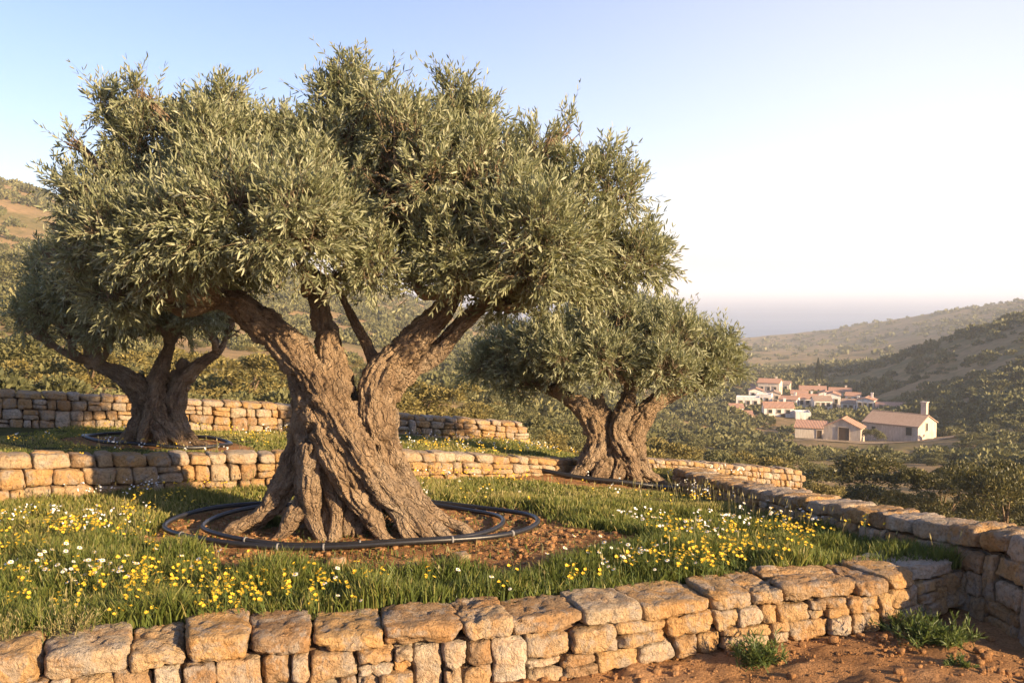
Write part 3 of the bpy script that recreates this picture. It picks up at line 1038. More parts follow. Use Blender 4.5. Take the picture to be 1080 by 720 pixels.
def crown_mesh(C, R, n_shoots, leaf, L, pairs, seed, droop=0.10, up=0.75):
    rng = np.random.default_rng(seed)
    w = R ** 2
    k = rng.choice(len(C), int(n_shoots * 3.2), p=w / w.sum())
    d = unit(rng.normal(size=(len(k), 3)))
    d[:, 2] = np.where(d[:, 2] < -0.35, d[:, 2] * 0.5, d[:, 2])
    d = unit(d)
    lum = 1 + 0.28 * fbm((C[k] + d * R[k][:, None]) / (0.40 * R.mean()), 3, seed)
    rr = np.where(rng.random(len(k)) < 0.72, 1 - np.abs(rng.normal(0, 0.13, len(k))), rng.uniform(0.35, 1.0, len(k)))
    P = C[k] + d * (R[k] * rr * lum)[:, None] * np.array([1, 1, 0.92])
    dist = np.linalg.norm((P[:, None] - C[None]) / np.array([1, 1, 0.92]), axis=-1) / R[None]
    dist[np.arange(len(k)), k] = 9
    inner = dist.min(1)
    keep = (inner > 0.78) | (rng.random(len(k)) < 0.10)
    gap = fbm(P / (0.36 * L / 0.23) + 40, 2, seed + 2)
    keep &= gap > -0.19
    P, d = P[keep][:n_shoots], d[keep][:n_shoots]
    ax = d * 0.62 + np.array([0, 0, up]) + rng.normal(0, 0.30, d.shape)
    ax[:, 2] -= np.where(d[:, 2] < -0.1, droop + up, 0)
    ax = unit(ax)
    Ls = L * rng.uniform(0.6, 1.35, len(P)) * np.where((d[:, 2] > 0.55) & (rng.random(len(P)) < 0.2), 1.35, 1.0)
    V, Q, t, SV, ST_ = shoots(P, ax, Ls, pairs, leaf, rng)
    allV = np.concatenate([V, SV])
    me = np_mesh("crown", allV, [Q, ST_ + len(V)], [M["leaf"], M["twig"]], np.r_[np.zeros(len(Q)), np.ones(len(ST_))], np.r_[t, np.zeros(len(SV))])
    return me

def branch_mesh(tips, C, R, seed, r0, scale):
    """limbs run on from the ends of the trunk's arms to every clump, then fan out"""
    rng = np.random.default_rng(seed)
    mb = MB()
    tips = np.array(tips)
    for c, r in zip(C, R):
        d = np.linalg.norm(tips[:, :3] - c, axis=1)
        t = tips[d.argmin()]
        a = t[:3]
        m = (a + c) / 2 + rng.normal(0, 0.10, 3) * d.min() + np.array([0, 0, -0.06 * d.min()])
        rb = min(t[3] * 0.8, r0)
        path = resample(np.array([[*a, rb], [*m, rb * 0.72], [*c, rb * 0.45]]), 0.06 * scale)
        path[:, :3] += fbm(path[:, :3] / (0.25 * scale), 2, seed)[:, None] * 0.05 * scale
        mb.tube(path[:, :3], path[:, 3], 8)
        for _ in range(9):
            dd = unit(rng.normal(size=3) + np.array([0, 0, 0.45]))
            s0 = path[int(len(path) * rng.uniform(0.45, 0.98))]
            e = c + dd * r * rng.uniform(0.75, 0.98)
            mid = (s0[:3] + e) / 2 + rng.normal(0, 0.12 * r, 3)
            rs = s0[3] * 0.55
            sp = resample(np.array([[*s0[:3], rs], [*mid, rs * 0.6], [*e, rs * 0.2]]), 0.1 * scale)
            mb.tube(sp[:, :3], sp[:, 3], 5)
            for _ in range(3):
                q = sp[int(len(sp) * rng.uniform(0.35, 0.9))]
                e2 = q[:3] + unit(dd + rng.normal(0, 0.7, 3)) * r * rng.uniform(0.25, 0.5)
                mb.tube(np.array([q[:3], (q[:3] + e2) / 2 + rng.normal(0, .03, 3) * r, e2]), np.array([q[3], q[3] * .6, q[3] * .25]), 4)
    return mb.mesh("branches", [M["bark"]], True)

def olive(label, D, strands_px, tips_px, lobes_px, n_shoots, leaf, L, pairs, seed, voxel, scale, r0, base, wood=0.70, puff=0.78):
    s = D / F_PX
    S = [strand(p, D, None) * np.array([1, 1, 1, wood]) for p in strands_px]
    tips = [strand([p], D, None)[0] for p in tips_px]
    C = np.array([at(u, v, D + dy) for u, v, dy, r in lobes_px])
    R = np.array([r * s * puff for *_, r in lobes_px])
    rl = np.random.default_rng(seed + 500)
    subC, subR = [], []
    for c, r in zip(C, R):                              # knots of foliage riding on each big clump
        for _ in range(4):
            dd = unit(rl.normal(size=3) + np.array([0, -.25, .35]))
            subC.append(c + dd * r * rl.uniform(.72, .98) * np.array([1, 1, .9]))
            subR.append(r * rl.uniform(.30, .50))
    C0, R0 = C, R
    C, R = np.concatenate([C, subC]), np.concatenate([R * .86, subR])
    gz = base[2]
    for q, S_ in enumerate(S):                          # roots run out and dive under the soil
        if S_[-1, 2] - gz < 0.4 and S_[-1, 3] < 0.16 * scale:
            out = S_[-1, :2] - S_[-3, :2]
            out = out / max(np.linalg.norm(out), 1e-6)
            S_[-1, 2] = min(S_[-1, 2], gz + 0.05)
            S_[-1, 3] = max(S_[-1, 3], .05 * scale)
            tail = np.array([*(S_[-1, :2] + out * 0.11 * scale), gz - 0.05, S_[-1, 3] * .75])
            tail2 = np.array([*(S_[-1, :2] + out * 0.24 * scale), gz - 0.14, S_[-1, 3] * .45])
            S[q] = np.concatenate([S_, [tail, tail2]])
    root = empty("olive_tree", base)
    tag(root, label, "olive tree", "old olive trees on the terraces")
    for nm, me in (("trunk", trunk_mesh(S, voxel, seed, scale, base[2])), ("branches", branch_mesh(tips, C0, R0, seed, r0, scale)),
                   ("crown", crown_mesh(C, R, n_shoots, leaf, L, pairs, seed))):
        me.transform(__import__("mathutils").Matrix.Translation(-Vector(base)))
        link(nm, me, root)
    return root

MAIN_STRANDS = [
    [(232, 318, 5, 11), (250, 320, 5, 18), (272, 339, 2, 21), (302, 363, -5, 24), (328, 402, -18, 27), (352, 440, -32, 25), (384, 482, -42, 23), (414, 518, -50, 19), (440, 546, -60, 14), (462, 566, -68, 9)],
    [(262, 328, 10, 15), (290, 352, 12, 19), (312, 385, 4, 23), (324, 425, -14, 25), (345, 470, -34, 24), (370, 512, -46, 21), (392, 546, -58, 16), (410, 572, -70, 9)],
    [(306, 372, 18, 18), (318, 410, 10, 22), (318, 450, -4, 23), (322, 490, -22, 22), (316, 525, -38, 19), (300, 550, -55, 15), (284, 570, -66, 9)],
    [(318, 400, 22, 20), (314, 440, 20, 23), (306, 478, 10, 23), (288, 512, 0, 20), (266, 538, -10, 15), (240, 556, -18, 9), (222, 565, -20, 5)],
    [(322, 470, -30, 18), (318, 505, -44, 18), (320, 535, -56, 15), (330, 560, -70, 9)],
    [(345, 350, 0, 17), (349, 384, -5, 20), (358, 420, -15, 23), (378, 462, -24, 23), (402, 500, -28, 21), (430, 528, -34, 17), (458, 548, -42, 11), (480, 562, -48, 6)],
    [(332, 300, 14, 14), (338, 330, 10, 17), (346, 365, 6, 19), (352, 400, 4, 22), (366, 440, 10, 26), (372, 490, 18, 27), (372, 540, 20, 24)],
    [(486, 302, 5, 13), (474, 318, 2, 17), (458, 338, 0, 20), (434, 362, -3, 22), (408, 390, -6, 24), (398, 425, -10, 24), (410, 468, -16, 23), (432, 506, -22, 19), (462, 536, -26, 14), (492, 556, -28, 8), (510, 563, -30, 4)],
    [(512, 320, 12, 10), (490, 340, 14, 13), (464, 368, 14, 15), (436, 392, 14, 17), (414, 420, 18, 20), (412, 460, 22, 21), (428, 500, 22, 18), (450, 530, 18, 14), (478, 552, 10, 8)],
    [(352, 296, 34, 3), (364, 320, 28, 5), (377, 345, 20, 7), (388, 366, 16, 9), (398, 388, 8, 12), (402, 410, 4, 14)],
    [(330, 440, 40, 24), (340, 480, 46, 26), (336, 520, 48, 24), (318, 552, 50, 16), (296, 566, 56, 8)],
    [(395, 440, 38, 22), (400, 480, 44, 24), (412, 520, 46, 20), (436, 552, 48, 12)],
    [(370, 420, 10, 28), (362, 470, 6, 36), (360, 520, 4, 40), (360, 560, 4, 44)],
    [(340, 500, -20, 16), (352, 530, -44, 12), (352, 556, -60, 8), (350, 572, -66, 4)],
    [(400, 520, -46, 12), (425, 545, -62, 11), (440, 566, -74, 6)],
    [(286, 505, 12, 14), (268, 535, 14, 13), (252, 560, 14, 9)],
    [(328, 309, 0, 13), (322, 288, -4, 10), (312, 268, -6, 7)],
]
MAIN_STRANDS = [[((372 + (u - 372) * (1 - .15 * min(1, max(0, (v - 370) / 40)))), v - (6 if v > 540 else 0), dy * (1 - .5 * min(1, max(0, (v - 470) / 70))), r) for u, v, dy, r in S_] for S_ in MAIN_STRANDS]
MAIN_TIPS = [(232, 318, 5, 10), (262, 330, 8, 12), (312, 268, -6, 7), (332, 300, 14, 12), (486, 302, 5, 12), (512, 320, 12, 9), (352, 296, 34, 3), (335, 290, 14, 10)]
MAIN_LOBES = [
    (158, 158, .1, 74), (218, 165, -.3, 62), (128, 128, .25, 40), (222, 128, .1, 40), (105, 210, .0, 62), (85, 262, -.2, 46), (165, 255, -.7, 70), (240, 215, -.9, 68), (310, 245, -1.1, 58), (335, 165, 0, 72),
    (365, 115, .2, 50), (325, 122, .2, 36), (335, 200, -.6, 60), (425, 175, -.5, 72), (478, 128, .3, 40), (415, 132, .1, 42), (512, 190, -.5, 66), (575, 160, .2, 50), (596, 142, .3, 28), (615, 205, 0, 58), (560, 255, -.8, 68),
    (630, 265, -.2, 62), (475, 262, -.6, 58), (420, 250, .6, 70), (592, 298, -.4, 44), (672, 278, -.1, 34), (650, 200, .05, 26), (115, 305, -.1, 40), (228, 272, .8, 62), (395, 268, -.8, 34),
    (295, 200, 1.1, 70), (450, 205, 1.2, 78), (555, 220, 1.1, 62), (180, 215, 1.1, 66), (530, 308, .1, 30), (520, 145, .5, 40)]
SPRAYS = [(112, 92, .1, 15), (150, 80, -.1, 15), (186, 88, .2, 14), (238, 92, 0, 16), (300, 100, .1, 15), (368, 66, .1, 17), (396, 80, -.2, 14), (478, 84, .2, 17), (508, 100, .1, 14), (592, 122, .1, 17), (632, 158, 0, 16),
          (650, 198, -.1, 16), (678, 252, -.1, 16), (690, 274, 0, 14), (66, 190, .1, 14), (58, 232, -.1, 15), (52, 270, .1, 15), (78, 140, 0, 15), (440, 300, -.6, 14), (360, 292, -.8, 12)]
drop = lambda v: v + 20 * min(1.0, max(0.0, (250 - v) / 150))
olive("largest olive tree with the thick twisted trunk in the middle of the front terrace", float(main_base[1]), MAIN_STRANDS, MAIN_TIPS, [((380 + (u - 380) * .94 if u < 380 else u), drop(v if v > 200 else 200 + (v - 200) * .93), dy, r) for u, v, dy, r in MAIN_LOBES] + [(u, drop(v), dy, r) for u, v, dy, r in SPRAYS], 16500, 0.078, 0.22, 7, 21, 0.0115, 1.0, 0.075, main_base, wood=0.58)

RT = [
    [(560, 401, 4, 5), (584, 412, 2, 8), (609, 426, 0, 11), (624, 442, -4, 14), (630, 464, -10, 15), (622, 486, -18, 13), (608, 500, -26, 8), (594, 509, -30, 4)],
    [(612, 428, 6, 9), (628, 446, 4, 13), (638, 466, -4, 15), (640, 488, -16, 14), (634, 506, -28, 8)],
    [(630, 416, 6, 8), (632, 428, 6, 10), (640, 444, 2, 13), (652, 464, -8, 15), (656, 486, -18, 13), (650, 504, -28, 8), (648, 513, -32, 4)],
    [(666, 404, 2, 8), (662, 420, 0, 10), (656, 438, -4, 12), (650, 456, -12, 13), (660, 480, -20, 13), (670, 500, -26, 8), (676, 511, -30, 4)],
    [(735, 408, 6, 5), (710, 416, 4, 8), (690, 426, 0, 11), (674, 444, -2, 14), (666, 464, -6, 15), (672, 486, -12, 13), (684, 500, -16, 8), (700, 509, -18, 4)],
    [(700, 412, 12, 7), (684, 430, 12, 10), (672, 450, 10, 13), (668, 476, 10, 14), (678, 500, 8, 8)],
    [(648, 440, 14, 14), (648, 470, 18, 18), (646, 500, 18, 18)],
    [(650, 450, 0, 20), (648, 480, 0, 24), (648, 508, 0, 28)],
    [(628, 480, 8, 14), (612, 500, 8, 8), (600, 508, 6, 4)],
    [(636, 490, -24, 9), (628, 504, -32, 6), (622, 512, -36, 3)],
]
RTIPS = [(560, 401, 4, 5), (584, 412, 2, 6), (630, 416, 6, 7), (666, 404, 2, 7), (735, 408, 6, 5), (700, 412, 12, 6)]
RL = [(540, 382, 0, 40), (512, 388, .1, 26), (575, 362, -.4, 42), (610, 350, .2, 42), (640, 348, -.5, 42), (672, 352, 0, 42), (705, 358, -.4, 42), (735, 372, 0, 42), (762, 388, .1, 26), (735, 402, .0, 22), (700, 388, -.7, 36), (640, 385, -.8, 38),
      (590, 392, -.7, 34), (660, 380, .8, 48), (590, 375, .8, 46), (715, 385, .8, 40), (765, 365, .2, 20), (555, 405, -.2, 22), (655, 335, .3, 26), (690, 338, .2, 24)]
olive("smaller olive tree with a stout short trunk by the boundary wall, above the village", 14.0, RT, RTIPS, [(u, v - 7 if v > 370 and 560 < u < 690 else v, dy, r * .94) for u, v, dy, r in RL], 5600, 0.085, 0.22, 7, 22, 0.018, 0.85, 0.06, right_tree)

LT = [
    [(102, 384, 4, 7), (128, 396, 2, 11), (150, 412, -2, 14), (164, 432, -10, 15), (176, 450, -18, 12), (190, 464, -24, 7), (200, 472, -28, 3)],
    [(135, 404, 8, 10), (148, 420, 4, 13), (152, 440, -4, 14), (142, 456, -14, 11), (126, 465, -20, 6), (112, 470, -22, 3)],
    [(180, 362, 4, 6), (172, 382, 2, 9), (166, 402, -2, 12), (164, 424, -10, 14), (158, 446, -18, 12), (150, 464, -26, 7), (146, 473, -28, 3)],
    [(230, 372, 4, 5), (206, 388, 2, 9), (190, 408, -2, 12), (184, 432, -8, 13), (192, 452, -14, 10), (206, 465, -18, 5), (218, 470, -20, 3)],
    [(195, 380, 10, 7), (186, 402, 8, 10), (176, 426, 8, 13), (182, 450, 8, 12), (190, 466, 6, 8)],
    [(168, 420, 2, 18), (168, 445, 0, 22), (168, 468, 0, 26)],
    [(160, 440, -14, 10), (168, 456, -24, 9), (174, 470, -30, 4)],
]
LTIPS = [(102, 384, 4, 6), (128, 396, 2, 7), (180, 362, 4, 6), (230, 372, 4, 5), (195, 380, 10, 6)]
LL = [(55, 335, 0, 36), (90, 318, -.3, 42), (60, 300, .2, 36), (95, 282, .3, 44), (140, 330, -.5, 44), (135, 290, .1, 50), (180, 300, -.2, 50), (205, 338, -.3, 36), (222, 320, .2, 34), (30, 352, .1, 20), (110, 358, -.4, 30), (70, 362, -.1, 24),
      (170, 330, .8, 52), (100, 320, .9, 52), (245, 350, .1, 22), (185, 360, .3, 26)]
olive("olive tree with a leaning trunk on the upper terrace at the left", 12.6, LT, LTIPS, [(u, v - 14 if v > 330 else v - 8, dy, r * .92) for u, v, dy, r in LL], 5600, 0.08, 0.22, 7, 23, 0.016, 0.8, 0.06, left_tree)

# ------------------------------------------------------------------ irrigation hoses
def hose(label, cx, cy_, rx, ry, rad, fn, seed, ties=(), gap=None):
    a = np.arange(160) * 2 * math.pi / 160
    w = 1 + 0.035 * np.sin(2 * a + seed) + 0.02 * np.sin(3 * a + seed * 2.0)
    x, y = cx + rx * w * np.cos(a), cy_ + ry * w * np.sin(a)
    z = fn(x, y) + rad + 0.026 + 0.010 * np.sin(5 * a + seed)
    P = np.stack([x, y, z], -1)
    base = np.array([cx, cy_, float(fn(cx, cy_))])
    root = empty("irrigation_hose", base)
    tag(root, label, "hose", "irrigation hoses round the olive trees")
    mb = MB()
    mb.tube(P - base, rad, 10, closed=True)
    link("pipe", mb.mesh("pipe", [M["hose"]], True), root)
    for t_ in ties:
        k = int(t_ * 160)
        d = unit(P[(k + 1) % 160] - P[k - 1])
        mb = MB()
        mb.tube(np.array([P[k] - base - d * 0.009, P[k] - base + d * 0.009]), rad * 1.28, 10)
        link("cable_tie", mb.mesh("cable_tie", [M["tie"]], True), root)
    return root

hx, hy = main_base[0] - 0.12, 9.42
hose("outer black hose ring lying on the red soil round the biggest trunk", hx, hy, 1.70, 1.12, 0.024, g_mid, 1.0, (0.61, 0.71, 0.745, 0.86, 0.93))
hose("inner black hose ring lying closest round the biggest trunk", hx + 0.03, hy - 0.02, 1.36, 1.04, 0.022, g_mid, 1.25, (0.655, 0.78))
hose("black hose ring round the smaller olive tree by the boundary wall", right_tree[0] - 0.08, right_tree[1] - 0.02, 1.08, 0.56, 0.030, g_mid, 2.0)
hose("black hose ring round the left olive tree on the upper terrace", left_tree[0] - 0.03, left_tree[1] + 0.02, 0.93, 0.60, 0.022, g_up, 3.0)

# ------------------------------------------------------------------ loose stones and clods
def rock(half, seed):
    rng = np.random.default_rng(seed)
    P = stones_local(rng, np.array([half]), 5, 0.8)[0]
    return P

rocks = [(322, 556, 0.10, "rounded brown rock against the foot of the big trunk, left of the hollow"), (355, 597, 0.075, "ochre rock in front of the hose below the big trunk"),
         (368, 545, 0.085, "grey brown rock in the hollow between the roots of the big trunk"), (350, 553, 0.07, "small tan rock beside the tuft of grass under the big trunk"),
         (487, 592, 0.075, "flat ochre rock outside the hose, right of the big trunk"), (810, 608, 0.085, "pale rounded rock lying behind the coping of the front wall"),
         (300, 552, 0.06, "small brown rock left of the roots of the big trunk"), (435, 600, 0.06, "tan stone half sunk in soil below the hose, amid grass")]
for k, (u, v, r, lab) in enumerate(rocks):
    p = on_ground(u, v, g_mid)
    P = rock((r, r * 0.8, r * 0.62), 60 + k)
    o = link("rock", np_mesh("rock", P, [TPL[5][1]], [M["stone"]], tint=np.full(len(P), 0.1 + 0.35 * (k % 3)), smooth_shade=True), None, p + np.array([0, 0, r * 0.35]))
    o.rotation_euler = (0, 0, k * 1.3)
    tag(o, lab, "rock", "loose rocks on the soil")

def pebbles(name, label, pts, sizes, seed):
    rng = np.random.default_rng(seed)
    half = sizes[:, None] * rng.uniform(0.6, 1.15, (len(pts), 3)) * np.array([1, 1, 0.65])
    tv, tq = TPL[3]
    S = stones_local(rng, half, 3, 0.0)
    a = rng.uniform(0, 6.28, (len(pts), 1))
    x, y = S[..., 0].copy(), S[..., 1].copy()
    S[..., 0], S[..., 1] = x * np.cos(a) - y * np.sin(a), x * np.sin(a) + y * np.cos(a)
    Vv = (S + pts[:, None]).reshape(-1, 3)
    Qq = (tq[None] + (np.arange(len(pts)) * len(tv))[:, None, None]).reshape(-1, 4)
    o = link(name, np_mesh(name, Vv, [Qq], [M["dirt"]], smooth_shade=True))
    tag(o, label, "gravel", kind="stuff")

rng = np.random.default_rng(7)
x = rng.uniform(-4, 1.6, 16000); y = rng.uniform(7.2, 10.8, 16000)
k = (rng.random(16000) < soil_mask(x, y) ** 1.5 * 0.5)
x, y = x[k], y[k]
sz = 0.004 + 0.026 * rng.random(len(x)) ** 7 + 0.004 * rng.random(len(x))
pebbles("gravel", "small clods and stones strewn over the red soil under the big tree", np.stack([x, y, g_mid(x, y) + sz * 0.3], -1), sz, 8)
x = rng.uniform(-1.0, 4.2, 9000); y = rng.uniform(5.6, 8.2, 9000)
k = in_poly(x, y, low_poly) & (n2(x, y, 0.7, 31, 3) + rng.normal(0, 0.3, 9000) > -0.05)
x, y = x[k], y[k]
sz = 0.004 + 0.028 * rng.random(len(x)) ** 8 + 0.004 * rng.random(len(x))
pebbles("gravel", "small stones and crumbs of earth on the bare dirt before the front wall", np.stack([x, y, g_low(x, y) + sz * 0.3], -1), sz, 9)

# ------------------------------------------------------------------ grass
def blades(P, H, Wd, tint, rng, lean=0.45):
    n = len(P)
    a = rng.uniform(0, 6.28, n)
    side = np.stack([np.cos(a), np.sin(a), np.zeros(n)], -1)
    b = rng.uniform(0, 6.28, n)
    le = np.stack([np.cos(b), np.sin(b), np.zeros(n)], -1) * (H * lean * rng.uniform(0.1, 1.3, n))[:, None]
    up = np.array([0, 0, 1.0])
    r = []
    for f, wf in ((0, 0.8), (0.4, 1.0), (0.75, 0.65)):
        c = P + up * (H * f)[:, None] * (1 - 0.12 * f) + le * f ** 2
        r += [c - side * (Wd * wf)[:, None], c + side * (Wd * wf)[:, None]]
    tip = P + up * (H * 0.93)[:, None] + le
    Vv = np.stack(r + [tip], 1).reshape(-1, 3)
    o = np.arange(n)[:, None] * 7
    Qq = np.concatenate([o + np.array([[0, 1, 3, 2]]), o + np.array([[2, 3, 5, 4]])])
    Tq = o + np.array([[4, 5, 6]])
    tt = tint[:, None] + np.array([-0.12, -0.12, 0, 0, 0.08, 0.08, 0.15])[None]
    return Vv, Qq, Tq, np.clip(tt, 0, 1).reshape(-1)

def meadow(name, label, poly, fn, mask, dens, hmax, seed, near_y):
    rng = np.random.default_rng(seed)
    lo, hi = poly.min(0), poly.max(0)
    lo = np.maximum(lo, [-6.5, 0])
    n = int((hi[0] - lo[0]) * (hi[1] - lo[1]) * dens)
    x, y = rng.uniform(lo[0], hi[0], n), rng.uniform(lo[1], hi[1], n)
    keep = in_poly(x, y, poly) & (np.abs(x / y) < 0.62)
    keep &= rng.random(n) < np.clip(near_y / y, 0.25, 1.0) ** 1.5
    x, y = x[keep], y[keep]
    m = mask(x, y)
    cl = n2(x, y, 0.45, seed + 1, 3)
    keep = rng.random(len(x)) < np.clip((1 - m) ** 1.3 * (0.85 + 0.9 * cl), 0.03, 1)
    x, y, m, cl = x[keep], y[keep], m[keep], cl[keep]
    big = n2(x, y, 1.4, seed + 2, 2)
    front = smooth(2.0, 0.2, y - 7.0) if near_y < 9 else 0
    H = hmax * (0.35 + 0.45 * rng.random(len(x))) * np.clip(0.75 + 0.7 * cl + 0.45 * big, 0.3, 1.5) * (1 - 0.45 * m) * (0.75 + 0.55 * front)
    if near_y < 9:
        H = H * (1 - 0.55 * smooth(10.2, 12.0, y) * smooth(-1.2, -0.2, x))      # the grass is grazed short near the smaller tree
    Wd = 0.0035 + 0.003 * rng.random(len(x)) + 0.00035 * np.maximum(y - 7, 0)
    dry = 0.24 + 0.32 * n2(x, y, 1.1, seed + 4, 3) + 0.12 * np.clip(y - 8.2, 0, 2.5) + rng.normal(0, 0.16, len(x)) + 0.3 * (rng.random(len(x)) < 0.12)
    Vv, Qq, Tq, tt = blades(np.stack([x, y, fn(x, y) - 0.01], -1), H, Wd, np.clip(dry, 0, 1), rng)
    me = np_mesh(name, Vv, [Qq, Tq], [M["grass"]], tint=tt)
    tag(link(name, me), label, "grass", kind="stuff")

grass_poly = np.concatenate([[(-9.5, 5.65)], polyxy(NEAR, 0.54)[1:-1], polyxy(RIGHT, 0.02)[3:], mid_c[::-1], [(-9.5, 8.2)]])
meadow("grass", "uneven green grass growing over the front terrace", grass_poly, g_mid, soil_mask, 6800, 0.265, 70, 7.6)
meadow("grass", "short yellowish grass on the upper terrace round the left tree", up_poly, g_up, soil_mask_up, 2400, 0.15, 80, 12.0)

# ------------------------------------------------------------------ flowers
def daisy_mesh(rng, h):
    mb = MB()
    bend = rng.normal(0, 0.03, 2)
    top = np.array([bend[0], bend[1], h])
    mb.tube(np.array([[0, 0, 0], [bend[0] * .3, bend[1] * .3, h * .5], top]), 0.0022, 4)
    ns = mb.n
    nq, nt = sum(map(len, mb.Fq)), sum(map(len, mb.Ft))
    tl = rng.normal(0, 0.35, 2) + np.array([0.1, -0.35])
    N = unit(np.array([tl[0], tl[1], 1.0]))
    U = unit(np.cross(N, [0, 1, 0.2])); W = np.cross(N, U)
    R = 0.024
    petals = 13
    for k in range(petals):
        a = k * 6.283 / petals + rng.normal(0, .06)
        d = math.cos(a) * U + math.sin(a) * W
        s = np.cross(N, d)
        dr = rng.uniform(-0.15, 0.15) * R
        mb.add([top + d * R * .2, top + d * R * .6 + s * R * .19 + N * dr * .4, top + d * R + N * dr, top + d * R * .6 - s * R * .19 + N * dr * .4], [(0, 1, 2, 3)])
    q_pet = petals
    tv, tq = TPL[3]
    disc = tv / np.linalg.norm(tv, axis=1, keepdims=True) * R * 0.36
    disc = disc[:, :1] * U + disc[:, 1:2] * W + disc[:, 2:3] * N * 0.6 + top + N * 0.002
    mb.add(disc, tq)
    nQ = sum(map(len, mb.Fq)); nT = sum(map(len, mb.Ft))
    idx = np.r_[np.zeros(nq), np.ones(petals), np.full(len(tq), 2), np.zeros(nT)]
    return np_mesh("daisy", np.concatenate(mb.V), [np.concatenate(mb.Fq), np.concatenate(mb.Ft)], [M["stem"], M["white"], M["disc"]], idx)

def yellow_mesh(rng, h, heads):
    mb = MB()
    bend = rng.normal(0, 0.04, 2)
    top = np.array([bend[0], bend[1], h])
    mb.tube(np.array([[0, 0, 0], [bend[0] * .3, bend[1] * .3, h * .5], top]), 0.0024, 4)
    nodes = [top]
    for _ in range(heads - 1):
        s0 = np.array([bend[0] * .5, bend[1] * .5, h * rng.uniform(.55, .85)])
        e = s0 + np.array([*rng.normal(0, 0.032, 2), rng.uniform(0.03, 0.08)])
        mb.tube(np.array([s0, (s0 + e) / 2, e]), 0.0017, 4)
        nodes.append(e)
    for _ in range(5):                                  # narrow leaves up the stem
        z = rng.uniform(0.1, 0.7) * h
        a = rng.uniform(0, 6.28)
        d = np.array([math.cos(a), math.sin(a), 0.5]) * 0.06
        s = np.array([-math.sin(a), math.cos(a), 0]) * 0.008
        c = np.array([bend[0] * .4, bend[1] * .4, z])
        mb.add([c, c + d * .5 + s, c + d, c + d * .5 - s], [(0, 1, 2, 3)])
    nq = sum(map(len, mb.Fq))
    npet = 0
    for e in nodes:
        N = unit(np.array([*rng.normal(0, 0.4, 2), 1.0]) + np.array([0.1, -0.3, 0]))
        U = unit(np.cross(N, [0, 1, .2])); W = np.cross(N, U)
        R = rng.uniform(0.014, 0.022)
        for k in range(7):
            a = k * 6.283 / 7 + rng.normal(0, .1)
            d = math.cos(a) * U + math.sin(a) * W
            s = np.cross(N, d)
            up = rng.uniform(0.05, 0.5) * R
            mb.add([e, e + d * R * .6 + s * R * .34 + N * up * .6, e + d * R + N * up, e + d * R * .6 - s * R * .34 + N * up * .6], [(0, 1, 2, 3)])
            npet += 1
    nT = sum(map(len, mb.Ft))
    idx = np.r_[np.zeros(nq), np.ones(npet), np.zeros(nT)]
    return np_mesh("yellow_flower", np.concatenate(mb.V), [np.concatenate(mb.Fq), np.concatenate(mb.Ft)], [M["stem"], M["yellow"]], idx)

rngf = np.random.default_rng(91)
daisies = [daisy_mesh(rngf, h) for h in (0.20, 0.24, 0.27, 0.30)]
yellows = [yellow_mesh(rngf, h, n_) for h, n_ in ((0.20, 3), (0.24, 4), (0.28, 5), (0.30, 6), (0.22, 4))]
yboxes = [(0, 110, 590, 640, 18), (70, 300, 584, 645, 56), (210, 320, 590, 640, 34), (0, 160, 545, 575, 36), (40, 110, 538, 552, 22), (320, 400, 600, 640, 14), (120, 230, 598, 618, 24), (590, 700, 590, 625, 14), (720, 790, 560, 606, 52), (640, 760, 535, 590, 40),
          (760, 870, 522, 560, 40), (800, 860, 540, 575, 26), (520, 660, 518, 548, 40), (430, 560, 600, 640, 10), (180, 300, 520, 530, 10)]
wboxes = [(10, 125, 580, 608, 62), (60, 120, 592, 612, 14), (470, 600, 612, 645, 26), (390, 460, 628, 650, 16), (640, 705, 570, 598, 34), (585, 640, 560, 590, 12), (690, 800, 530, 556, 44), (720, 780, 600, 622, 12), (790, 870, 520, 545, 24),
          (300, 420, 600, 640, 6), (440, 520, 500, 522, 22), (610, 660, 615, 640, 8), (120, 210, 575, 590, 8)]
def place(boxes, rng):
    out = []
    for u0, u1, v0, v1, n_ in boxes:
        cu, cv = (u0 + u1) / 2, (v0 + v1) / 2
        for _ in range(n_):
            u = rng.normal(cu, (u1 - u0) * 0.42)
            v = rng.uniform(v0, v1) + 24                 # the foot of the stem is lower in view than the head
            p = on_ground(u, v, g_mid)
            if in_poly(np.array([p[0]]), np.array([p[1]]), mid_poly)[0] and soil_mask(np.array([p[0]]), np.array([p[1]]))[0] < 0.75:
                out.append(p)
    return out
yl = place(yboxes, rngf)
wl_ = place(wboxes, rngf)
yl = sorted(yl, key=lambda p: p[1])
wl_ = sorted(wl_, key=lambda p: p[1])
for kind, pts, protos, lab, cat, grp in (("yellow_flower", yl[:300], yellows, "small yellow meadow flower on a thin green stem growing amid the terrace grass", "flower", "yellow flowers in the terrace grass"),
                                         ("daisy", wl_[:300], daisies, "white daisy with yellow centre growing amid the terrace grass", "flower", "white daisies in the terrace grass")):
    for k, p in enumerate(pts):
        o = link(kind, protos[k % len(protos)], None, p - np.array([0, 0, 0.01]))
        o.rotation_euler = (0, 0, rngf.normal(0, 0.5))
        s_ = rngf.uniform(0.60, 0.95) * (0.82 if p[1] > 9 else 1.0)
        o.scale = (s_,) * 3
        tag(o, lab, cat, grp)

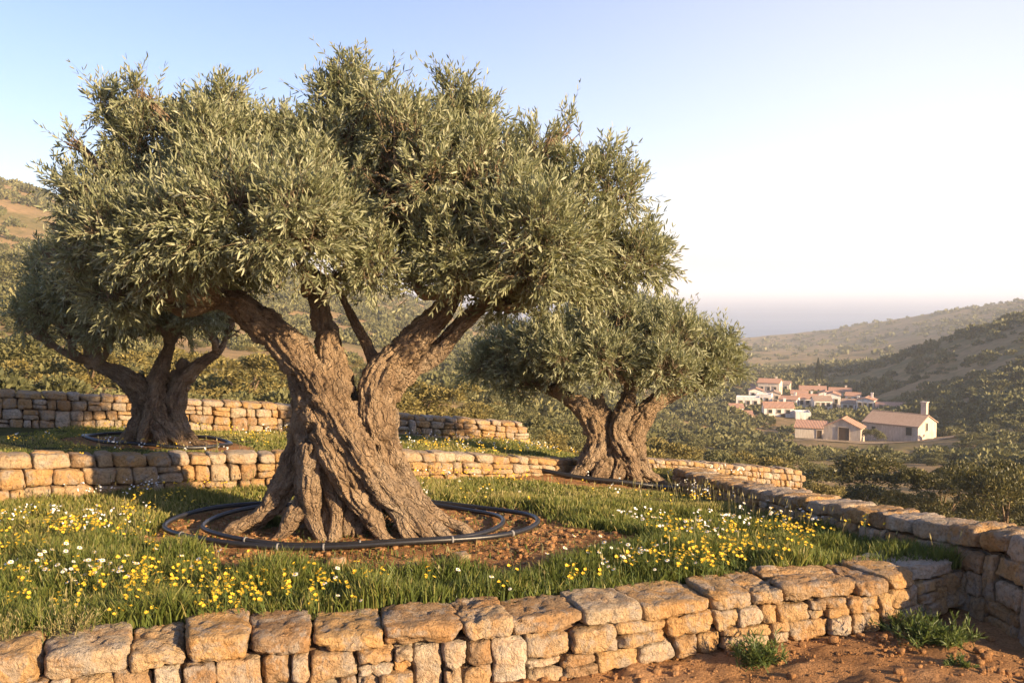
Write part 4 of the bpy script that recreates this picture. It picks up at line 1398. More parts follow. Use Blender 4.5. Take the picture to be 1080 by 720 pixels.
# far flowers in the grass, too many and too small to count: flecks of colour on short stems
def flecks(name, label, poly, fn, mask, n, mat, seed, h, R, cond=None):
    rng = np.random.default_rng(seed)
    lo, hi = poly.min(0), poly.max(0)
    x, y = rng.uniform(max(lo[0], -6), hi[0], n), rng.uniform(lo[1], hi[1], n)
    k = in_poly(x, y, poly) & (mask(x, y) < 0.3) & (n2(x, y, 0.9, seed, 2) + rng.normal(0, .12, n) > 0.16) & (np.abs(x / y) < .6)
    if cond is not None:
        k &= cond(x, y)
    x, y = x[k], y[k]
    m = len(x)
    hh = h * rng.uniform(.6, 1.15, m)
    P = np.stack([x, y, fn(x, y) + hh], -1)
    mb_V, mb_Q = [], []
    a = rng.uniform(0, 6.28, m)
    for q in range(3):
        N = unit(rng.normal(0, .45, (m, 3)) + np.array([.1, -.5, 1]))
        U = unit(np.cross(N, np.array([0, 1, .2]))); W = np.cross(N, U)
        c = P + rng.normal(0, .022, (m, 3)) * np.array([1, 1, .8])
        r = (R * rng.uniform(.7, 1.2, m))[:, None]
        ring_ = [c + (math.cos(t_) * U + math.sin(t_) * W) * r * f for t_, f in ((0, 1), (1.05, .7), (2.09, 1), (3.14, .7), (4.19, 1), (5.24, .7))]
        mb_V.append(np.stack(ring_, 1).reshape(-1, 3))
    Vv = np.concatenate(mb_V)
    o = np.arange(3 * m)[:, None] * 6
    Qq = np.concatenate([o + np.array([[0, 1, 2, 3]]), o + np.array([[0, 3, 4, 5]])])
    st = np.stack([P - np.array([0, 0, 1.0]) * hh[:, None], P - np.array([.003, 0, 1]) * hh[:, None], P], 1).reshape(-1, 3)
    To = np.arange(m)[:, None] * 3 + np.array([[0, 1, 2]]) + len(Vv)
    me = np_mesh(name, np.concatenate([Vv, st]), [Qq, To], [mat, M["stem"]], np.r_[np.zeros(len(Qq)), np.ones(m)])
    tag(link(name, me), label, "flowers", kind="stuff")
far = lambda x, y: y > 8.6
flecks("yellow_wildflowers", "haze of tiny yellow wildflowers over the far part of the front terrace", mid_poly, g_mid, soil_mask, 4200, M["yellow"], 41, 0.17, 0.013, far)
flecks("white_wildflowers", "scattered tiny white wildflowers over the far part of the front terrace", mid_poly, g_mid, soil_mask, 3000, M["white"], 42, 0.19, 0.013, far)
flecks("yellow_wildflowers", "sprinkling of tiny yellow wildflowers on the upper terrace", up_poly, g_up, soil_mask_up, 1800, M["yellow"], 43, 0.12, 0.012)
flecks("white_wildflowers", "few tiny white wildflowers on the upper terrace beside the left tree", up_poly, g_up, soil_mask_up, 700, M["white"], 44, 0.13, 0.012)

# fallen leaves on the soil, dry stalks in the meadow
rng = np.random.default_rng(611)
x = rng.uniform(-4.2, 1.6, 9000); y = rng.uniform(7.2, 10.8, 9000)
k = rng.random(9000) < soil_mask(x, y) * .5
x, y = x[k], y[k]
m = len(x)
P = np.stack([x, y, g_mid(x, y) + rng.uniform(.012, .03, m)], -1)
a = rng.uniform(0, 6.28, m)
d = np.stack([np.cos(a), np.sin(a), rng.normal(0, .25, m)], -1) * (rng.uniform(.012, .03, m))[:, None]
w = np.stack([-np.sin(a), np.cos(a), rng.normal(0, .3, m)], -1) * .005
V = np.stack([P - d, P + w, P + d, P - w], 1).reshape(-1, 3)
tag(link("leaf_litter", np_mesh("leaf_litter", V, [np.arange(m)[:, None] * 4 + np.array([[0, 1, 2, 3]])], [M["paleweed"]], tint=np.repeat(rng.random(m), 4))),
    "fallen dry olive leaves strewn over the soil under the big tree", "leaf litter", kind="stuff")
def stalks(name, label, poly, fn, mask, n, seed, h):
    rng = np.random.default_rng(seed)
    lo, hi = poly.min(0), poly.max(0)
    x, y = rng.uniform(max(lo[0], -6), hi[0], n), rng.uniform(lo[1], hi[1], n)
    k = in_poly(x, y, poly) & (mask(x, y) < .5) & (n2(x, y, 1.2, seed, 2) + rng.normal(0, .2, n) > .05) & (np.abs(x / y) < .6)
    x, y = x[k], y[k]
    m = len(x)
    H = h * rng.uniform(.5, 1.2, m)
    P = np.stack([x, y, fn(x, y)], -1)
    le = np.stack([rng.normal(0, .18, m), rng.normal(0, .18, m), np.ones(m)], -1) * H[:, None]
    b = rng.uniform(0, 6.28, m)
    s_ = np.stack([np.cos(b), np.sin(b), np.zeros(m)], -1)
    q = P + le
    V1 = np.stack([P - s_ * .0018, P + s_ * .0018, P + le * .8 + s_ * .0012, P + le * .8 - s_ * .0012], 1).reshape(-1, 3)
    V2 = np.stack([P + le * .76, P + le * .86 + s_ * .007, q, P + le * .86 - s_ * .007], 1).reshape(-1, 3)
    Q1 = np.arange(m)[:, None] * 4 + np.array([[0, 1, 2, 3]])
    tag(link(name, np_mesh(name, np.concatenate([V1, V2]), [np.concatenate([Q1, Q1 + 4 * m])], [M["paleweed"]], tint=np.tile(np.repeat(rng.random(m), 4), 2))), label, "dry grass", kind="stuff")
stalks("dry_grass", "thin straw coloured seed stalks standing in the front terrace grass", grass_poly, g_mid, soil_mask, 7000, 612, .26)
stalks("dry_grass", "thin straw coloured seed stalks on the upper terrace", up_poly, g_up, soil_mask_up, 2500, 613, .18)

# ------------------------------------------------------------------ weeds
def weed(name, label, p, w, h, n, leaf, mat, seed, grp=None):
    rng = np.random.default_rng(seed)
    d = rng.normal(0, 1, (n, 3)); d[:, 2] = np.abs(d[:, 2]) * 1.3 + 0.35
    d = unit(d)
    base = np.stack([rng.normal(0, w * .28, n), rng.normal(0, w * .2, n), np.zeros(n)], -1)
    V, Q, t, SV, ST_ = shoots(base, unit(d * np.array([w, w, h * 1.4])), h * rng.uniform(.5, 1.1, n), 8, leaf, rng)
    me = np_mesh(name, np.concatenate([V, SV]), [Q, ST_ + len(V)], [mat, M["stem"]], np.r_[np.zeros(len(Q)), np.ones(len(ST_))], np.r_[t, np.zeros(len(SV))])
    tag(link(name, me, None, p), label, "weed", grp)
WD = "weeds along the walls and trunk"
weed("weed_plant", "leafy green weed at the foot of the front wall, in the open dirt", on_ground(800, 700, g_low), 0.24, 0.20, 46, 0.06, M["weed"], 1, WD)
weed("weed_plant", "broad dark green weed filling the corner where front and boundary walls meet", on_ground(985, 676, g_low), 0.36, 0.19, 90, 0.06, M["weed"], 2, WD)
weed("weed_plant", "tiny green weed in the dirt at the bottom right", on_ground(1012, 702, g_low), 0.10, 0.07, 22, 0.04, M["weed"], 3, WD)
weed("weed_plant", "dull green weed in the crook of the boundary wall foot", on_ground(950, 664, g_low), 0.2, 0.13, 30, 0.05, M["weed"], 9, WD)
weed("grass_tuft", "bright tuft of grass in front of the big trunk's roots", on_ground(396, 560, g_mid), 0.12, 0.15, 40, 0.07, M["weed"], 4, WD)
weed("weed_plant", "dark ivy like weed on the left root of the big trunk", on_ground(285, 556, g_mid), 0.14, 0.14, 40, 0.05, M["weed"], 5, WD)
weed("weed_plant", "pale dry feathery weed rising over the left part of the front wall", on_ground(75, 676, g_mid), 0.28, 0.26, 70, 0.035, M["paleweed"], 6, WD)
weed("weed_plant", "pale dry feathery weed cut by the left edge above the front wall", on_ground(4, 684, g_mid), 0.22, 0.28, 50, 0.035, M["paleweed"], 7, WD)
weed("weed_plant", "small green weed beside the hose, in front of the biggest tree", on_ground(378, 562, g_mid), 0.08, 0.08, 18, 0.04, M["weed"], 8, WD)

# ------------------------------------------------------------------ valley trees and shrubs
def clump_cards(C, R, n, size, rng, squash=0.85):
    """n leaf sprays over the shells of the clumps"""
    w = R ** 2
    k = rng.choice(len(C), n, p=w / w.sum())
    d = unit(rng.normal(size=(n, 3)))
    d[:, 2] = np.where(d[:, 2] < -.3, -d[:, 2], d[:, 2])
    rr = 1 - np.abs(rng.normal(0, .2, n))
    P = C[k] + d * (R[k] * rr)[:, None] * np.array([1, 1, squash])
    ax = unit(d * .6 + rng.normal(0, .5, (n, 3)) + np.array([0, 0, .5]))
    sd = unit(np.cross(ax, rng.normal(size=(n, 3))))
    s = (size * rng.uniform(.6, 1.4, n))[:, None]
    V = np.stack([P - ax * s * .2, P + ax * s * .3 + sd * s * .22, P + ax * s, P + ax * s * .35 - sd * s * .22], 1).reshape(-1, 3)
    Q = np.arange(n)[:, None] * 4 + np.array([[0, 1, 2, 3]])
    t = np.repeat(np.clip(rng.normal(.45, .22, n), 0, 1), 4)
    return V, Q, t

def bush_protos(mat, seed, n_cards, size):
    out = []
    for q in range(4):
        rng = np.random.default_rng(seed + q)
        m = rng.integers(6, 10)
        C = np.stack([rng.normal(0, .26, m), rng.normal(0, .26, m), rng.uniform(.42, .74, m)], -1)
        R = rng.uniform(.16, .30, m)
        V, Q, t = clump_cards(C, R, n_cards, size, rng)
        low = np.stack([rng.normal(0, .24, 7), rng.normal(0, .24, 7), np.full(7, .20)], -1)
        V2, Q2, t2 = clump_cards(low, np.full(7, .24), n_cards // 2, size, rng)
        crown = np_mesh("crown", np.concatenate([V, V2]), [np.concatenate([Q, Q2 + len(V)])], [mat], tint=np.r_[t, t2])
        mb = MB()
        for c in C[:5]:
            mb.tube(np.array([[0, 0, -.06], [c[0] * .25, c[1] * .25, .2], c * np.array([.7, .7, .85])]), np.array([.028, .016, .005]), 6)
        trunk = mb.mesh("trunk", [M["bark"]], True)
        out.append((crown, trunk))
    return out
P_green = bush_protos(M["bush"], 200, 2600, 0.06)
P_gold = bush_protos(M["gold"], 220, 2600, 0.055)
P_fine = bush_protos(M["grove"], 240, 9000, 0.034)

houses_xy = []
def plant_tree(kind, label, proto, x, y, w, h, grp, rz):
    z = float(terrain(x, y))
    r = empty(kind, (x, y, z - 0.05 * h), rz)
    r.scale = (w, w, h)
    tag(r, label, "olive tree" if kind == "valley_olive_tree" else "shrub", grp)
    link("crown", proto[0], r)
    link("trunk", proto[1], r)
special = [
    (912, 36, 3.5, 2.5, 2, 1, "wide round olive tree just beyond the boundary wall, right of the far wall's end"),
    (1000, 34, 2.7, 2.2, 2, 2, "round olive tree beyond the boundary wall, second from the right edge"),
    (1068, 30, 2.5, 2.7, 2, 3, "darkest round olive tree beyond the boundary wall, at the right edge"),
    (872, 30, 1.2, 1.4, 1, 0, "small golden shrub just beyond the squared end of the far wall"),
    (958, 31, 1.6, 1.3, 1, 1, "golden shrub between two round olives beyond the boundary wall"),
    (702, 32, 2.4, 2.0, 1, 2, "golden round shrub showing just right of the smaller olive's trunk"),
    (805, 44, 2.9, 2.5, 1, 3, "golden green round tree behind the far wall, below the village"),
    (770, 40, 2.0, 1.7, 0, 1, "small green shrub behind the far wall, left of a golden one"),
    (582, 34, 2.2, 1.5, 0, 2, "green shrub between the upper wall's end and the smaller olive"),
    (612, 40, 2.6, 1.8, 0, 0, "dull green shrub behind the smaller olive's trunk"),
    (515, 36, 1.8, 1.4, 0, 3, "low shrub behind the right part of the uppermost wall"),
    (445, 30, 2.6, 1.6, 1, 1, "golden shrub behind the uppermost wall, right of the big trunk"),
    (260, 27, 2.6, 1.5, 1, 2, "pale golden shrub behind the uppermost wall, left of the big trunk"),
    (190, 30, 2.6, 1.6, 1, 3, "golden shrub behind the uppermost wall, behind the left olive"),
    (92, 26, 2.0, 1.3, 1, 0, "golden rounded shrub behind the uppermost wall, left of the left olive"),
    (22, 27, 2.4, 1.5, 0, 1, "green rounded shrub behind the uppermost wall at the left edge"),
    (10, 150, 9.0, 7.0, 0, 2, "dark round tree on the left hillside below its bare ridge"),
    (28, 215, 9.0, 7.0, 0, 3, "dark tree high on the left hillside"),
]
TOPS = {912: 478, 1000: 488, 1068: 470, 872: 506, 958: 512, 805: 472, 702: 462, 770: 474}     # how high each crown reaches in view
for u, Y, w, h, g, k, lab in special:
    p = at(u, 300, Y)
    if u in TOPS:
        h = float(at(u, TOPS[u], Y)[2] - terrain(p[0], p[1])) / 0.98
    plant_tree("valley_olive_tree" if "olive" in lab else "shrub", lab, (P_green, P_gold, P_fine)[g][k], p[0], p[1], w, h, "trees and shrubs of the valley", k * 1.1)

# ------------------------------------------------------------------ farm and village
def land_hit(u, v, y0=20.0):
    Y = np.exp(np.linspace(math.log(y0), math.log(1600), 3000))
    d = ray(u, v)
    P = CAM[None] + d[None] * (Y / d[1])[:, None]
    zz = terrain(P[:, 0], P[:, 1])
    k = np.nonzero(P[:, 2] <= zz)[0]
    return P[k[0]] if len(k) else P[-1]

def house(name, label, cat, loc, rz, w, d, h, rise, roof, wall_m, roof_m, wins=(), doors=(), chim=None, grp=None, over=0.25):
    """w along x, d along y, front at -y. wins/doors: (face, position along it, sill z, width, height). roof: gx gable ridge along x, gy along y, flat, shed"""
    r = empty(name, loc, rz)
    tag(r, label, cat, grp)
    x0, x1, y0, y1 = -w / 2, w / 2, -d / 2, d / 2
    mb = MB()
    if roof == "gx":
        mb.prism([(y0, -1.5), (y1, -1.5), (y1, h), (0, h + rise), (y0, h)], "x", x0, x1)
    elif roof == "gy":
        mb.prism([(x1, -1.5), (x0, -1.5), (x0, h), (0, h + rise), (x1, h)], "y", y0, y1)
    elif roof == "shed":
        mb.prism([(y0, -1.5), (y1, -1.5), (y1, h + rise), (y0, h)], "x", x0, x1)
    else:
        mb.box(x0, x1, y0, y1, -1.5, h)
    link("wall", mb.mesh("wall", [wall_m]), r)
    mb = MB()
    tk, e = 0.16, 0.02
    if roof in ("gx", "gy"):
        half = (d if roof == "gx" else w) / 2
        sl = rise / half
        o = half + over
        for sg in (-1, 1):
            poly = [(sg * o, h - sl * over + e), (0, h + rise + e), (0, h + rise + tk + e), (sg * o, h - sl * over + tk + e)]
            if roof == "gx":
                mb.prism(poly if sg < 0 else poly[::-1], "x", x0 - over, x1 + over)
            else:
                mb.prism(poly[::-1] if sg < 0 else poly, "y", y0 - over, y1 + over)
        mb.tube(np.array([[x0 - over, 0, h + rise + tk], [x1 + over, 0, h + rise + tk]]) if roof == "gx" else np.array([[0, y0 - over, h + rise + tk], [0, y1 + over, h + rise + tk]]), 0.13, 6)
    elif roof == "shed":
        sl = rise / d
        mb.prism([(y0 - over, h - sl * over + e), (y1 + over, h + rise + sl * over + e), (y1 + over, h + rise + sl * over + tk), (y0 - over, h - sl * over + tk)], "x", x0 - over, x1 + over)
    else:
        for a in ((x0, x1, y0, y0 + .25), (x0, x1, y1 - .25, y1), (x0, x0 + .25, y0 + .25, y1 - .25), (x1 - .25, x1, y0 + .25, y1 - .25)):
            mb.box(*a, h + 0.003, h + .35)
    rf = link("roof" if roof != "flat" else "parapet", mb.mesh("roof", [roof_m if roof != "flat" else wall_m]), r)
    if chim:
        cx, cy_, cw, ch, z0 = chim
        mb = MB()
        mb.box(cx - cw / 2, cx + cw / 2, cy_ - cw / 2, cy_ + cw / 2, z0, z0 + ch)
        mb.box(cx - cw * .65, cx + cw * .65, cy_ - cw * .65, cy_ + cw * .65, z0 + ch + .004, z0 + ch + .18)
        link("chimney", mb.mesh("chimney", [wall_m]), rf)
    def panel(face, a, z, ww, hh, m, nm):
        f_ = MB(); g = MB()
        def bx(q, a0, a1, z0, z1, t0, t1):
            if face == "front": q.box(a0, a1, y0 - t1, y0 - t0, z0, z1)
            elif face == "back": q.box(a0, a1, y1 + t0, y1 + t1, z0, z1)
            elif face == "right": q.box(x1 + t0, x1 + t1, a0, a1, z0, z1)
            else: q.box(x0 - t1, x0 - t0, a0, a1, z0, z1)
        b = 0.12
        bx(f_, a - ww / 2 - b, a - ww / 2, z, z + hh, .003, .10)
        bx(f_, a + ww / 2, a + ww / 2 + b, z, z + hh, .003, .10)
        bx(f_, a - ww / 2 - b, a + ww / 2 + b, z + hh + .003, z + hh + b + .06, .003, .12)
        if nm == "window":
            bx(f_, a - ww / 2 - b - .05, a + ww / 2 + b + .05, z - .12, z - .003, .003, .16)
        bx(g, a - ww / 2, a + ww / 2, z, z + hh, .004, .03)
        fo = link(nm, f_.mesh(nm, [M["frame"]]), r)
        link("pane" if nm == "window" else "leaf", g.mesh("pane", [m]), fo)
    for q in wins:
        panel(*q, M["glass"], "window")
    for q in doors:
        panel(*q, M["wood"], "door")
    return r

VG = "houses of the village"
fl = land_hit(945, 466, 100)
FY = fl[1]
ps = FY / F_PX                            # metres per pixel of the photograph out there
rot = math.radians(-44)
def farm_pt(u, v):
    p = at(u, v, FY)
    return p
bz = float(terrain(*farm_pt(940, 466)[:2])) + 0.1
def base_at(u, dY=0.0, z=None):
    p = at(u, 466, FY + dY)
    return (p[0], p[1], bz if z is None else z)
W1 = 52 * ps / math.cos(math.radians(26.5)) * 1.04
D1 = 23 * ps / math.sin(math.radians(26.5)) * 0.98
H1, RISE1 = 13.0 * ps * 1.15, 9.5 * ps
# corner of the barn nearest to us stands at u = 968
ex, ey = np.array([math.cos(rot), math.sin(rot)]), np.array([-math.sin(rot), math.cos(rot)])
corner = np.array(base_at(968)[:2])
c1 = corner - ex * W1 / 2 + ey * D1 / 2
house("barn", "long farm barn with brown tiled roof, bright gable end and tall chimney", "barn", (*c1, bz), rot, W1, D1, H1, RISE1, "gx", M["barn"], M["tile_brown"],
      wins=[("front", W1 * .34, .9, 1.1, 1.5), ("front", -W1 * .30, 1.0, .8, .9), ("right", -D1 * .05, 1.5, .8, 1.4)], chim=(W1 * .33, D1 * .34, 1.0, 3.2, H1 + RISE1 * .35))
W2, D2 = 30 * ps / math.cos(math.radians(40)) * .98, 22 * ps
rot2 = math.radians(-30)
c2 = np.array(base_at(888, 1.0)[:2])
e2x, e2y = np.array([math.cos(rot2), math.sin(rot2)]), np.array([-math.sin(rot2), math.cos(rot2)])
c2c = c2 + e2y * D2 / 2 * 0.9
house("farmhouse", "red roofed farmhouse wing with a large dark door in its gable beside the barn", "house", (*c2c, bz), rot2, W2, D2, H1 * .92, RISE1 * .95, "gy", M["barn"], M["tile_red"],
      wins=[("right", -D2 * .15, 1.0, .8, .9)], doors=[("front", W2 * .05, 0, 1.9, 2.4)])
c3 = at(855, 462, FY + 14)
house("shed", "long low white shed with orange tiled lean-to roof left of the farmhouse", "shed", (c3[0], c3[1], float(terrain(c3[0], c3[1]))), math.radians(-22), 5.6, 4.2, 2.3, .8, "shed", M["cream"], M["tile_red"], doors=[("front", 1.8, 0, .9, 1.9)])

vill = [
    # u, v foot, px wide, px wall height, roof, material, roof material, rot, label
    (820, 438, 27, 9, "gx", "plaster", "tile_red", -8, 5, "white cottage with brick red roof, lowest in front of the village"),
    (789, 430, 22, 10, "flat", "plaster", None, -14, 0, "flat roofed white house at the left end of the village"),
    (806, 428, 14, 11, "flat", "plaster", None, -20, 0, "narrow flat roofed white house, second from the left end of the village"),
    (812, 417, 20, 13, "gx", "cream", "tile_red", -25, 4, "tall cream house at the highest point of the village"),
    (800, 416, 14, 8, "gx", "cream", "tile_red", -10, 3, "cream house with a shallow roof, left of the tallest one"),
    (816, 424, 12, 9, "gy", "barn", "tile_brown", -15, 3, "brownish house with a dark gable below the tall cream house"),
    (833, 430, 16, 9, "gx", "plaster", "tile_red", -30, 3, "white house with red roof right of the brownish gable"),
    (851, 430, 18, 10, "gx", "plaster", "tile_red", -12, 4, "white house with red roof in the middle of the village"),
    (857, 418, 24, 7, "gx", "cream", "tile_red", -15, 4, "long cream house with red roof behind the middle of the village"),
    (866, 432, 16, 10, "gx", "plaster", "tile_brown", -5, 4, "white house with brownish roof in front of the long cream one"),
    (878, 430, 14, 13, "gy", "plaster", "tile_red", -18, 3, "white gabled house standing tallest at the village front"),
    (886, 421, 20, 8, "gx", "cream", "tile_red", -20, 4, "cream house with red roof behind the white gabled one"),
    (899, 434, 18, 9, "gx", "plaster", "tile_brown", -28, 4, "white house with weathered roof near the right end of the village"),
    (914, 434, 16, 12, "gy", "plaster", "tile_red", -30, 3, "white gabled house with an arch like window, right end of the village"),
    (939, 432, 25, 4, "shed", "cream", "tile_red", -20, 3, "long low outbuilding with red roof right of the village"),
    (797, 421, 13, 9, "gy", "plaster", "tile_red", -12, 3, "white gabled house behind the flat roofed ones at the left end"),
    (826, 413, 13, 8, "gx", "cream", "tile_brown", -22, 3, "small cream house with brownish roof right of the tallest one"),
    (843, 423, 15, 8, "gx", "plaster", "tile_red", -18, 3, "white house wedged behind the middle of the village"),
    (870, 423, 12, 8, "gy", "plaster", "tile_red", -14, 3, "small white gabled house squeezed between longer red roofs"),
    (846, 440, 14, 5, "flat", "plaster", None, -10, 0, "low flat white building in front of the middle of the village"),
    (776, 436, 12, 7, "gx", "plaster", "tile_red", -6, 3, "white house half hidden by the smaller olive's crown"),
    (900, 424, 13, 7, "gx", "plaster", "tile_red", -24, 3, "white house tucked behind the one with the weathered roof"),
    (787, 439, 10, 3, "gx", "cream", "tile_red", -8, 3, "tiny red roofed hut below the left end of the village"),
]
for u, v, wpx, hpx, roof, wm, rm, rd, rp, lab in vill:
    p = land_hit(u, v, 120)
    q = p[1] / F_PX
    w, h = wpx * q * 1.12, hpx * q * 1.12
    d = min(max(5.0, w * .8), 7.5)
    wins = [("front", a * w, h * .45, .9, min(1.2, h * .35)) for a in ((-.3, .0, .3) if wpx > 15 else (-.22, .22))] if h > 1.6 else []
    wins += [("right", 0, h * .45, .9, min(1.2, h * .35))] if h > 2 else []
    doors = [("front", w * .14, 0, .95, min(2.0, h * .42 - .1))] if h > 2.2 else []
    house("house" if h > 1.8 else "outbuilding", lab, "house" if h > 1.8 else "outbuilding", (p[0], p[1], p[2] - .1), math.radians(rd), w, d, h, max(.5, rp * q * .8), roof, M[wm], M[rm] if rm else M[wm], wins, doors,
          None if roof in ("flat", "shed") or wpx < 16 else (w * .25, d * .2, .6, 1.3, h + .4), VG)
    houses_xy.append((p[0], p[1], max(w, d) * .72))
for c, r_ in ((c1, W1 * .62), (c2c, W2 * .9), (c3[:2], 4.5)):
    houses_xy.append((c[0], c[1], r_))

# farm yard: a sheet of bare ground just above the hillside
yc = [at(u, v, Yy) for u, v, Yy in ((846, 468, FY - 4), (900, 471, FY - 7), (960, 471, FY - 8), (1004, 466, FY - 2), (1012, 460, FY + 8))]
def strip(name, pts, width, lift, mat):
    R = resample(np.array(pts), 1.0)
    tan = unit(np.gradient(R[:, :2], axis=0))
    nrm = np.stack([-tan[:, 1], tan[:, 0]], -1)
    ks = np.linspace(-1, 1, 7)
    rag = 1 + .25 * n2(R[:, 0], R[:, 1], 6.0, 3, 2)
    G = R[:, None, :2] + nrm[:, None] * (ks[None, :, None] * width * rag[:, None, None])
    Zs = terrain(G[..., 0], G[..., 1]) + lift
    V = np.concatenate([G, Zs[..., None]], -1).reshape(-1, 3)
    n, m = len(R), 7
    i, j = np.meshgrid(np.arange(n - 1), np.arange(m - 1), indexing="ij")
    Q = np.stack([i * m + j, (i + 1) * m + j, (i + 1) * m + j + 1, i * m + j + 1], -1).reshape(-1, 4)[:, ::-1]
    structure(link(name, np_mesh(name, V, [Q], [mat], smooth_shade=True)))
M["yard"] = m_soil("pale_yard_soil", (0.30, 0.21, 0.12), (0.40, 0.29, 0.17), (0.46, 0.35, 0.22))
strip("farm_yard_ground", yc, 3.4, 0.10, M["yard"])
strip("farm_track_ground", [at(u, 470, Yy) for u, Yy in ((700, 175), (770, 178), (815, 172), (846, FY - 4))], 1.6, 0.10, M["yard"])

# hedge by the barn and the cypresses behind the village
rng = np.random.default_rng(300)
hp = np.array(base_at(925)[:2]) - ey * .9
Lh = W1 * .42
C = np.stack([np.linspace(-Lh / 2, Lh / 2, 12) + rng.normal(0, .2, 12), rng.normal(0, .15, 12), rng.uniform(.7, 1.5, 12)], -1)
V, Q, t = clump_cards(C, rng.uniform(.7, 1.0, 12), 2600, .22, rng)
hd = link("hedge", np_mesh("hedge", V, [Q], [M["bush"]], tint=t), None, (hp[0] - ex[0] * W1 * .05, hp[1] - ex[1] * W1 * .05, bz))
hd.rotation_euler = (0, 0, rot)
tag(hd, "clipped dark green hedge against the long front wall of the farm barn", "hedge")
for u, v, hpx, lab in ((862.5, 407, 29, "tall dark cypress standing alone behind the village"), (867, 406, 18, "shorter cypress close beside the tall dark one behind the village")):
    p = land_hit(u, v, 150)
    q = p[1] / F_PX
    h = hpx * q
    zz = rng.uniform(.06, 1, 1500) ** 1.1
    rad = h * .085 * np.sin(np.clip(zz * 1.02, 0, 1) ** .6 * math.pi) ** .8 + .02
    a = rng.uniform(0, 6.28, 1500)
    P = np.stack([np.cos(a) * rad, np.sin(a) * rad, zz * h], -1)
    ax = unit(np.stack([np.cos(a) * .3, np.sin(a) * .3, np.ones(1500)], -1))
    sd = unit(np.cross(ax, rng.normal(size=(1500, 3))))
    s = h * .05
    V = np.stack([P, P + ax * s * .4 + sd * s * .3, P + ax * s, P + ax * s * .4 - sd * s * .3], 1).reshape(-1, 3)
    r = empty("cypress", p)
    tag(r, lab, "cypress", "cypresses behind the village")
    link("crown", np_mesh("crown", V, [np.arange(1500)[:, None] * 4 + np.array([[0, 1, 2, 3]])], [M["cypress"]], tint=np.repeat(rng.random(1500), 4)), r)
    mb = MB(); mb.tube(np.array([[0, 0, -.3], [0, 0, h * .5]]), np.array([h * .02, h * .008]), 6)
    link("trunk", mb.mesh("trunk", [M["bark"]]), r)

# single trees scattered down the valley, near enough to tell apart
rng = np.random.default_rng(410)
placed = [(o.location.x, o.location.y, o.scale[0] * .8) for o in COL.objects if o.get("group") == "trees and shrubs of the valley"]
allb = mid_poly.tolist()
cnt = 0
tries = 0
while cnt < 280 and tries < 9000:
    tries += 1
    u = rng.uniform(-60, 1140)
    Y = math.exp(rng.uniform(math.log(25), math.log(190)))
    p = at(u, 300, Y)
    if u > 740 and Y < 40 or (u > 815 and Y < 76 and rng.random() < .7):
        continue
    size = rng.uniform(1.2, 2.3) * (1.0 if Y < 60 else 1.35)
    if u < 420:
        size *= .75
    if any((p[0] - q[0]) ** 2 + (p[1] - q[1]) ** 2 < (q[2] * .55 + size * .5) ** 2 for q in placed):
        continue
    if any((p[0] - q[0]) ** 2 + (p[1] - q[1]) ** 2 < (q[2] + size * .6) ** 2 for q in houses_xy):
        continue
    if FY - 60 < Y < FY + 6 and 838 < u < 1010:      # keep the yard before the farm open
        if Y > FY - 24 or rng.random() < .5:
            continue
    if Y < 28 and u > 600 :
        continue
    h = size * rng.uniform(.6, .8) * (.75 if u > 740 and 90 < Y < 185 else 1)
    if 842 < u < 1012 and Y < FY + 5 and 302 - (float(terrain(p[0], p[1])) + h - CAM[2]) / Y * F_PX < 470:
        continue
    gold = rng.random() < (.35 if Y < 60 else .15)
    olive_like = size > 1.9
    plant_tree("valley_olive_tree" if olive_like else "shrub", ("grey green olive tree among many on the valley slopes" if olive_like else "low scrub bush among many on the valley slopes"),
               (P_gold if gold else P_green)[rng.integers(4)], p[0], p[1], size, h, "olive trees scattered over the valley" if olive_like else "scrub bushes scattered over the valley", rng.uniform(0, 6.28))
    placed.append((p[0], p[1], size))
    cnt += 1

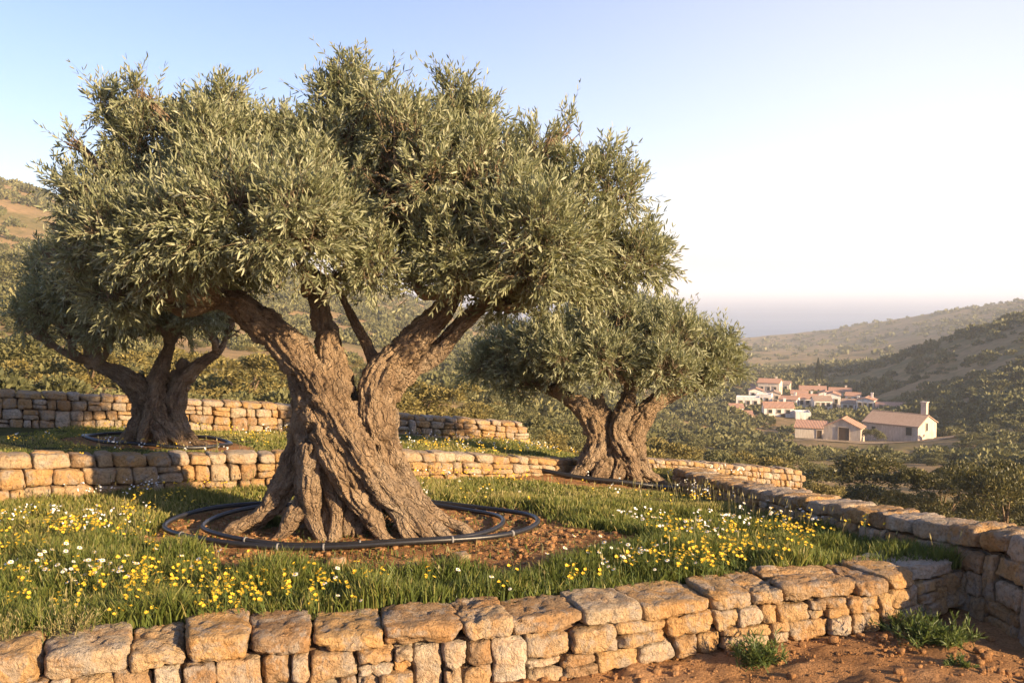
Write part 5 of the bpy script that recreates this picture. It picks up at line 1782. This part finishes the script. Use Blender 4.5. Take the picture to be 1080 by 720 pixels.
# farther scrub that reads as one mass
def scrub(name, label, u0, u1, Y0, Y1, n, seed, cards, smin, smax, thr, beside=False):
    rng = np.random.default_rng(seed)
    u = rng.uniform(u0, u1, n)
    Y = np.exp(rng.uniform(math.log(Y0), math.log(Y1), n))
    P = CAM + np.stack([(u - 540) / F_PX, np.ones(n), np.zeros(n)], -1) * Y[:, None]
    dn = n2(P[:, 0], P[:, 1], 34.0, seed, 4) + .5 * n2(P[:, 0], P[:, 1], 160.0, seed + 1, 2)
    k = dn + rng.normal(0, .13, n) > thr + .22 * ((u < 450) & (Y < 280))
    for hx_, hy_, hr in houses_xy:
        k &= np.hypot(P[:, 0] - hx_, P[:, 1] - hy_) > hr + 2.0
    if not beside:
        k &= ~((Y < 78) & (u > 815) & (u < 1085))
    k &= ~((Y > FY - 42) & (Y < FY + 6) & (u > 842) & (u < 1012) & (rng.random(n) < .93 - .5 * (Y < FY - 22)))
    P, Y = P[k], Y[k]
    z = terrain(P[:, 0], P[:, 1])
    k = z > SEA_Z + 1
    P, Y, z = P[k], Y[k], z[k]
    m = len(P)
    size = rng.uniform(smin, smax, m) * (rng.random(m) ** 1.5 * .9 + .45)
    vt = 302 - (z + size * .45 - CAM[2]) / Y * F_PX       # leave the farm's yard and front open
    uu = 540 + P[:, 0] / Y * F_PX
    k = ~((Y < FY + 5) & (uu > 842) & (uu < 1012) & (vt < 470.5))
    P, Y, z, size = P[k], Y[k], z[k], size[k]
    m = len(P)
    d = unit(rng.normal(size=(m, cards, 3)))
    d[..., 2] = np.abs(d[..., 2])
    lump = 1 + .14 * rng.normal(size=(m, cards))
    c = np.stack([P[:, 0], P[:, 1], z], -1)[:, None] + d * (size[:, None] * .5 * np.clip(lump, .4, 1.5))[..., None] * np.array([1, 1, .8])
    ax = unit(d * .8 + rng.normal(0, .5, d.shape) + np.array([0, 0, .3]))
    sd = unit(np.cross(ax, rng.normal(size=d.shape)))
    s = (size[:, None] * rng.uniform(.22, .42, (m, cards)) * (42 / cards) ** .5)[..., None]
    V = np.stack([c - ax * s * .5, c + sd * s * .42, c + ax * s * .7, c - sd * s * .42], 2).reshape(-1, 3)
    Q = np.arange(m * cards)[:, None] * 4 + np.array([[0, 1, 2, 3]])
    t = np.clip(rng.normal(.42, .16, (m, 1)) + rng.normal(0, .14, (m, cards)), 0, 1)
    o = link(name, np_mesh(name, V, [Q], [M["bush"]], tint=np.repeat(t.reshape(-1), 4)))
    tag(o, label, "scrub", kind="stuff")
scrub("scrub", "low scrub and undergrowth covering the near valley slopes", -120, 1200, 30, 100, 1500, 51, 380, .8, 2.0, .12)
scrub("scrub", "low bushes and dry undergrowth close behind the uppermost wall", -200, 560, 18.5, 34, 420, 55, 420, .4, 1.1, -.2)
scrub("scrub", "low bushes on the slope falling away right of the boundary wall", 830, 2400, 11, 26, 620, 57, 240, .4, 1.1, -.2, True)
scrub("scrub", "olive groves and scrub on the slopes just short of the farm", -150, 1250, 95, 190, 3200, 54, 280, 1.6, 3.8, .10)
scrub("scrub", "dark scrub and olive groves covering the middle slopes round the village", -150, 1250, 190, 330, 6500, 52, 130, 1.9, 4.4, -.14)
scrub("scrub", "dark scrub speckling the nearer hillsides above the village", -200, 1300, 320, 620, 8000, 56, 70, 2.2, 5.0, -.22)
scrub("scrub", "dark scrub speckling the far hills above the sea", -200, 1300, 600, 1400, 11000, 53, 30, 3.0, 7.0, .0)

# ------------------------------------------------------------------ haze in the air
t = NT("valley_haze")
pv = t.n("ShaderNodeVolumePrincipled", {"Color": (0.88, 0.93, 1.0, 1), "Density": 0.00027, "Anisotropy": 0.0})
t.t.links.new(pv.outputs[0], t.out.inputs["Volume"])
mb = MB()
mb.box(-27000, 27000, -5000, 27000, -80.0, 95.0)
hz = link("haze", mb.mesh("haze", [t.m]))
tag(hz, "pale warm haze filling the air over valley and sea", "haze", kind="stuff")
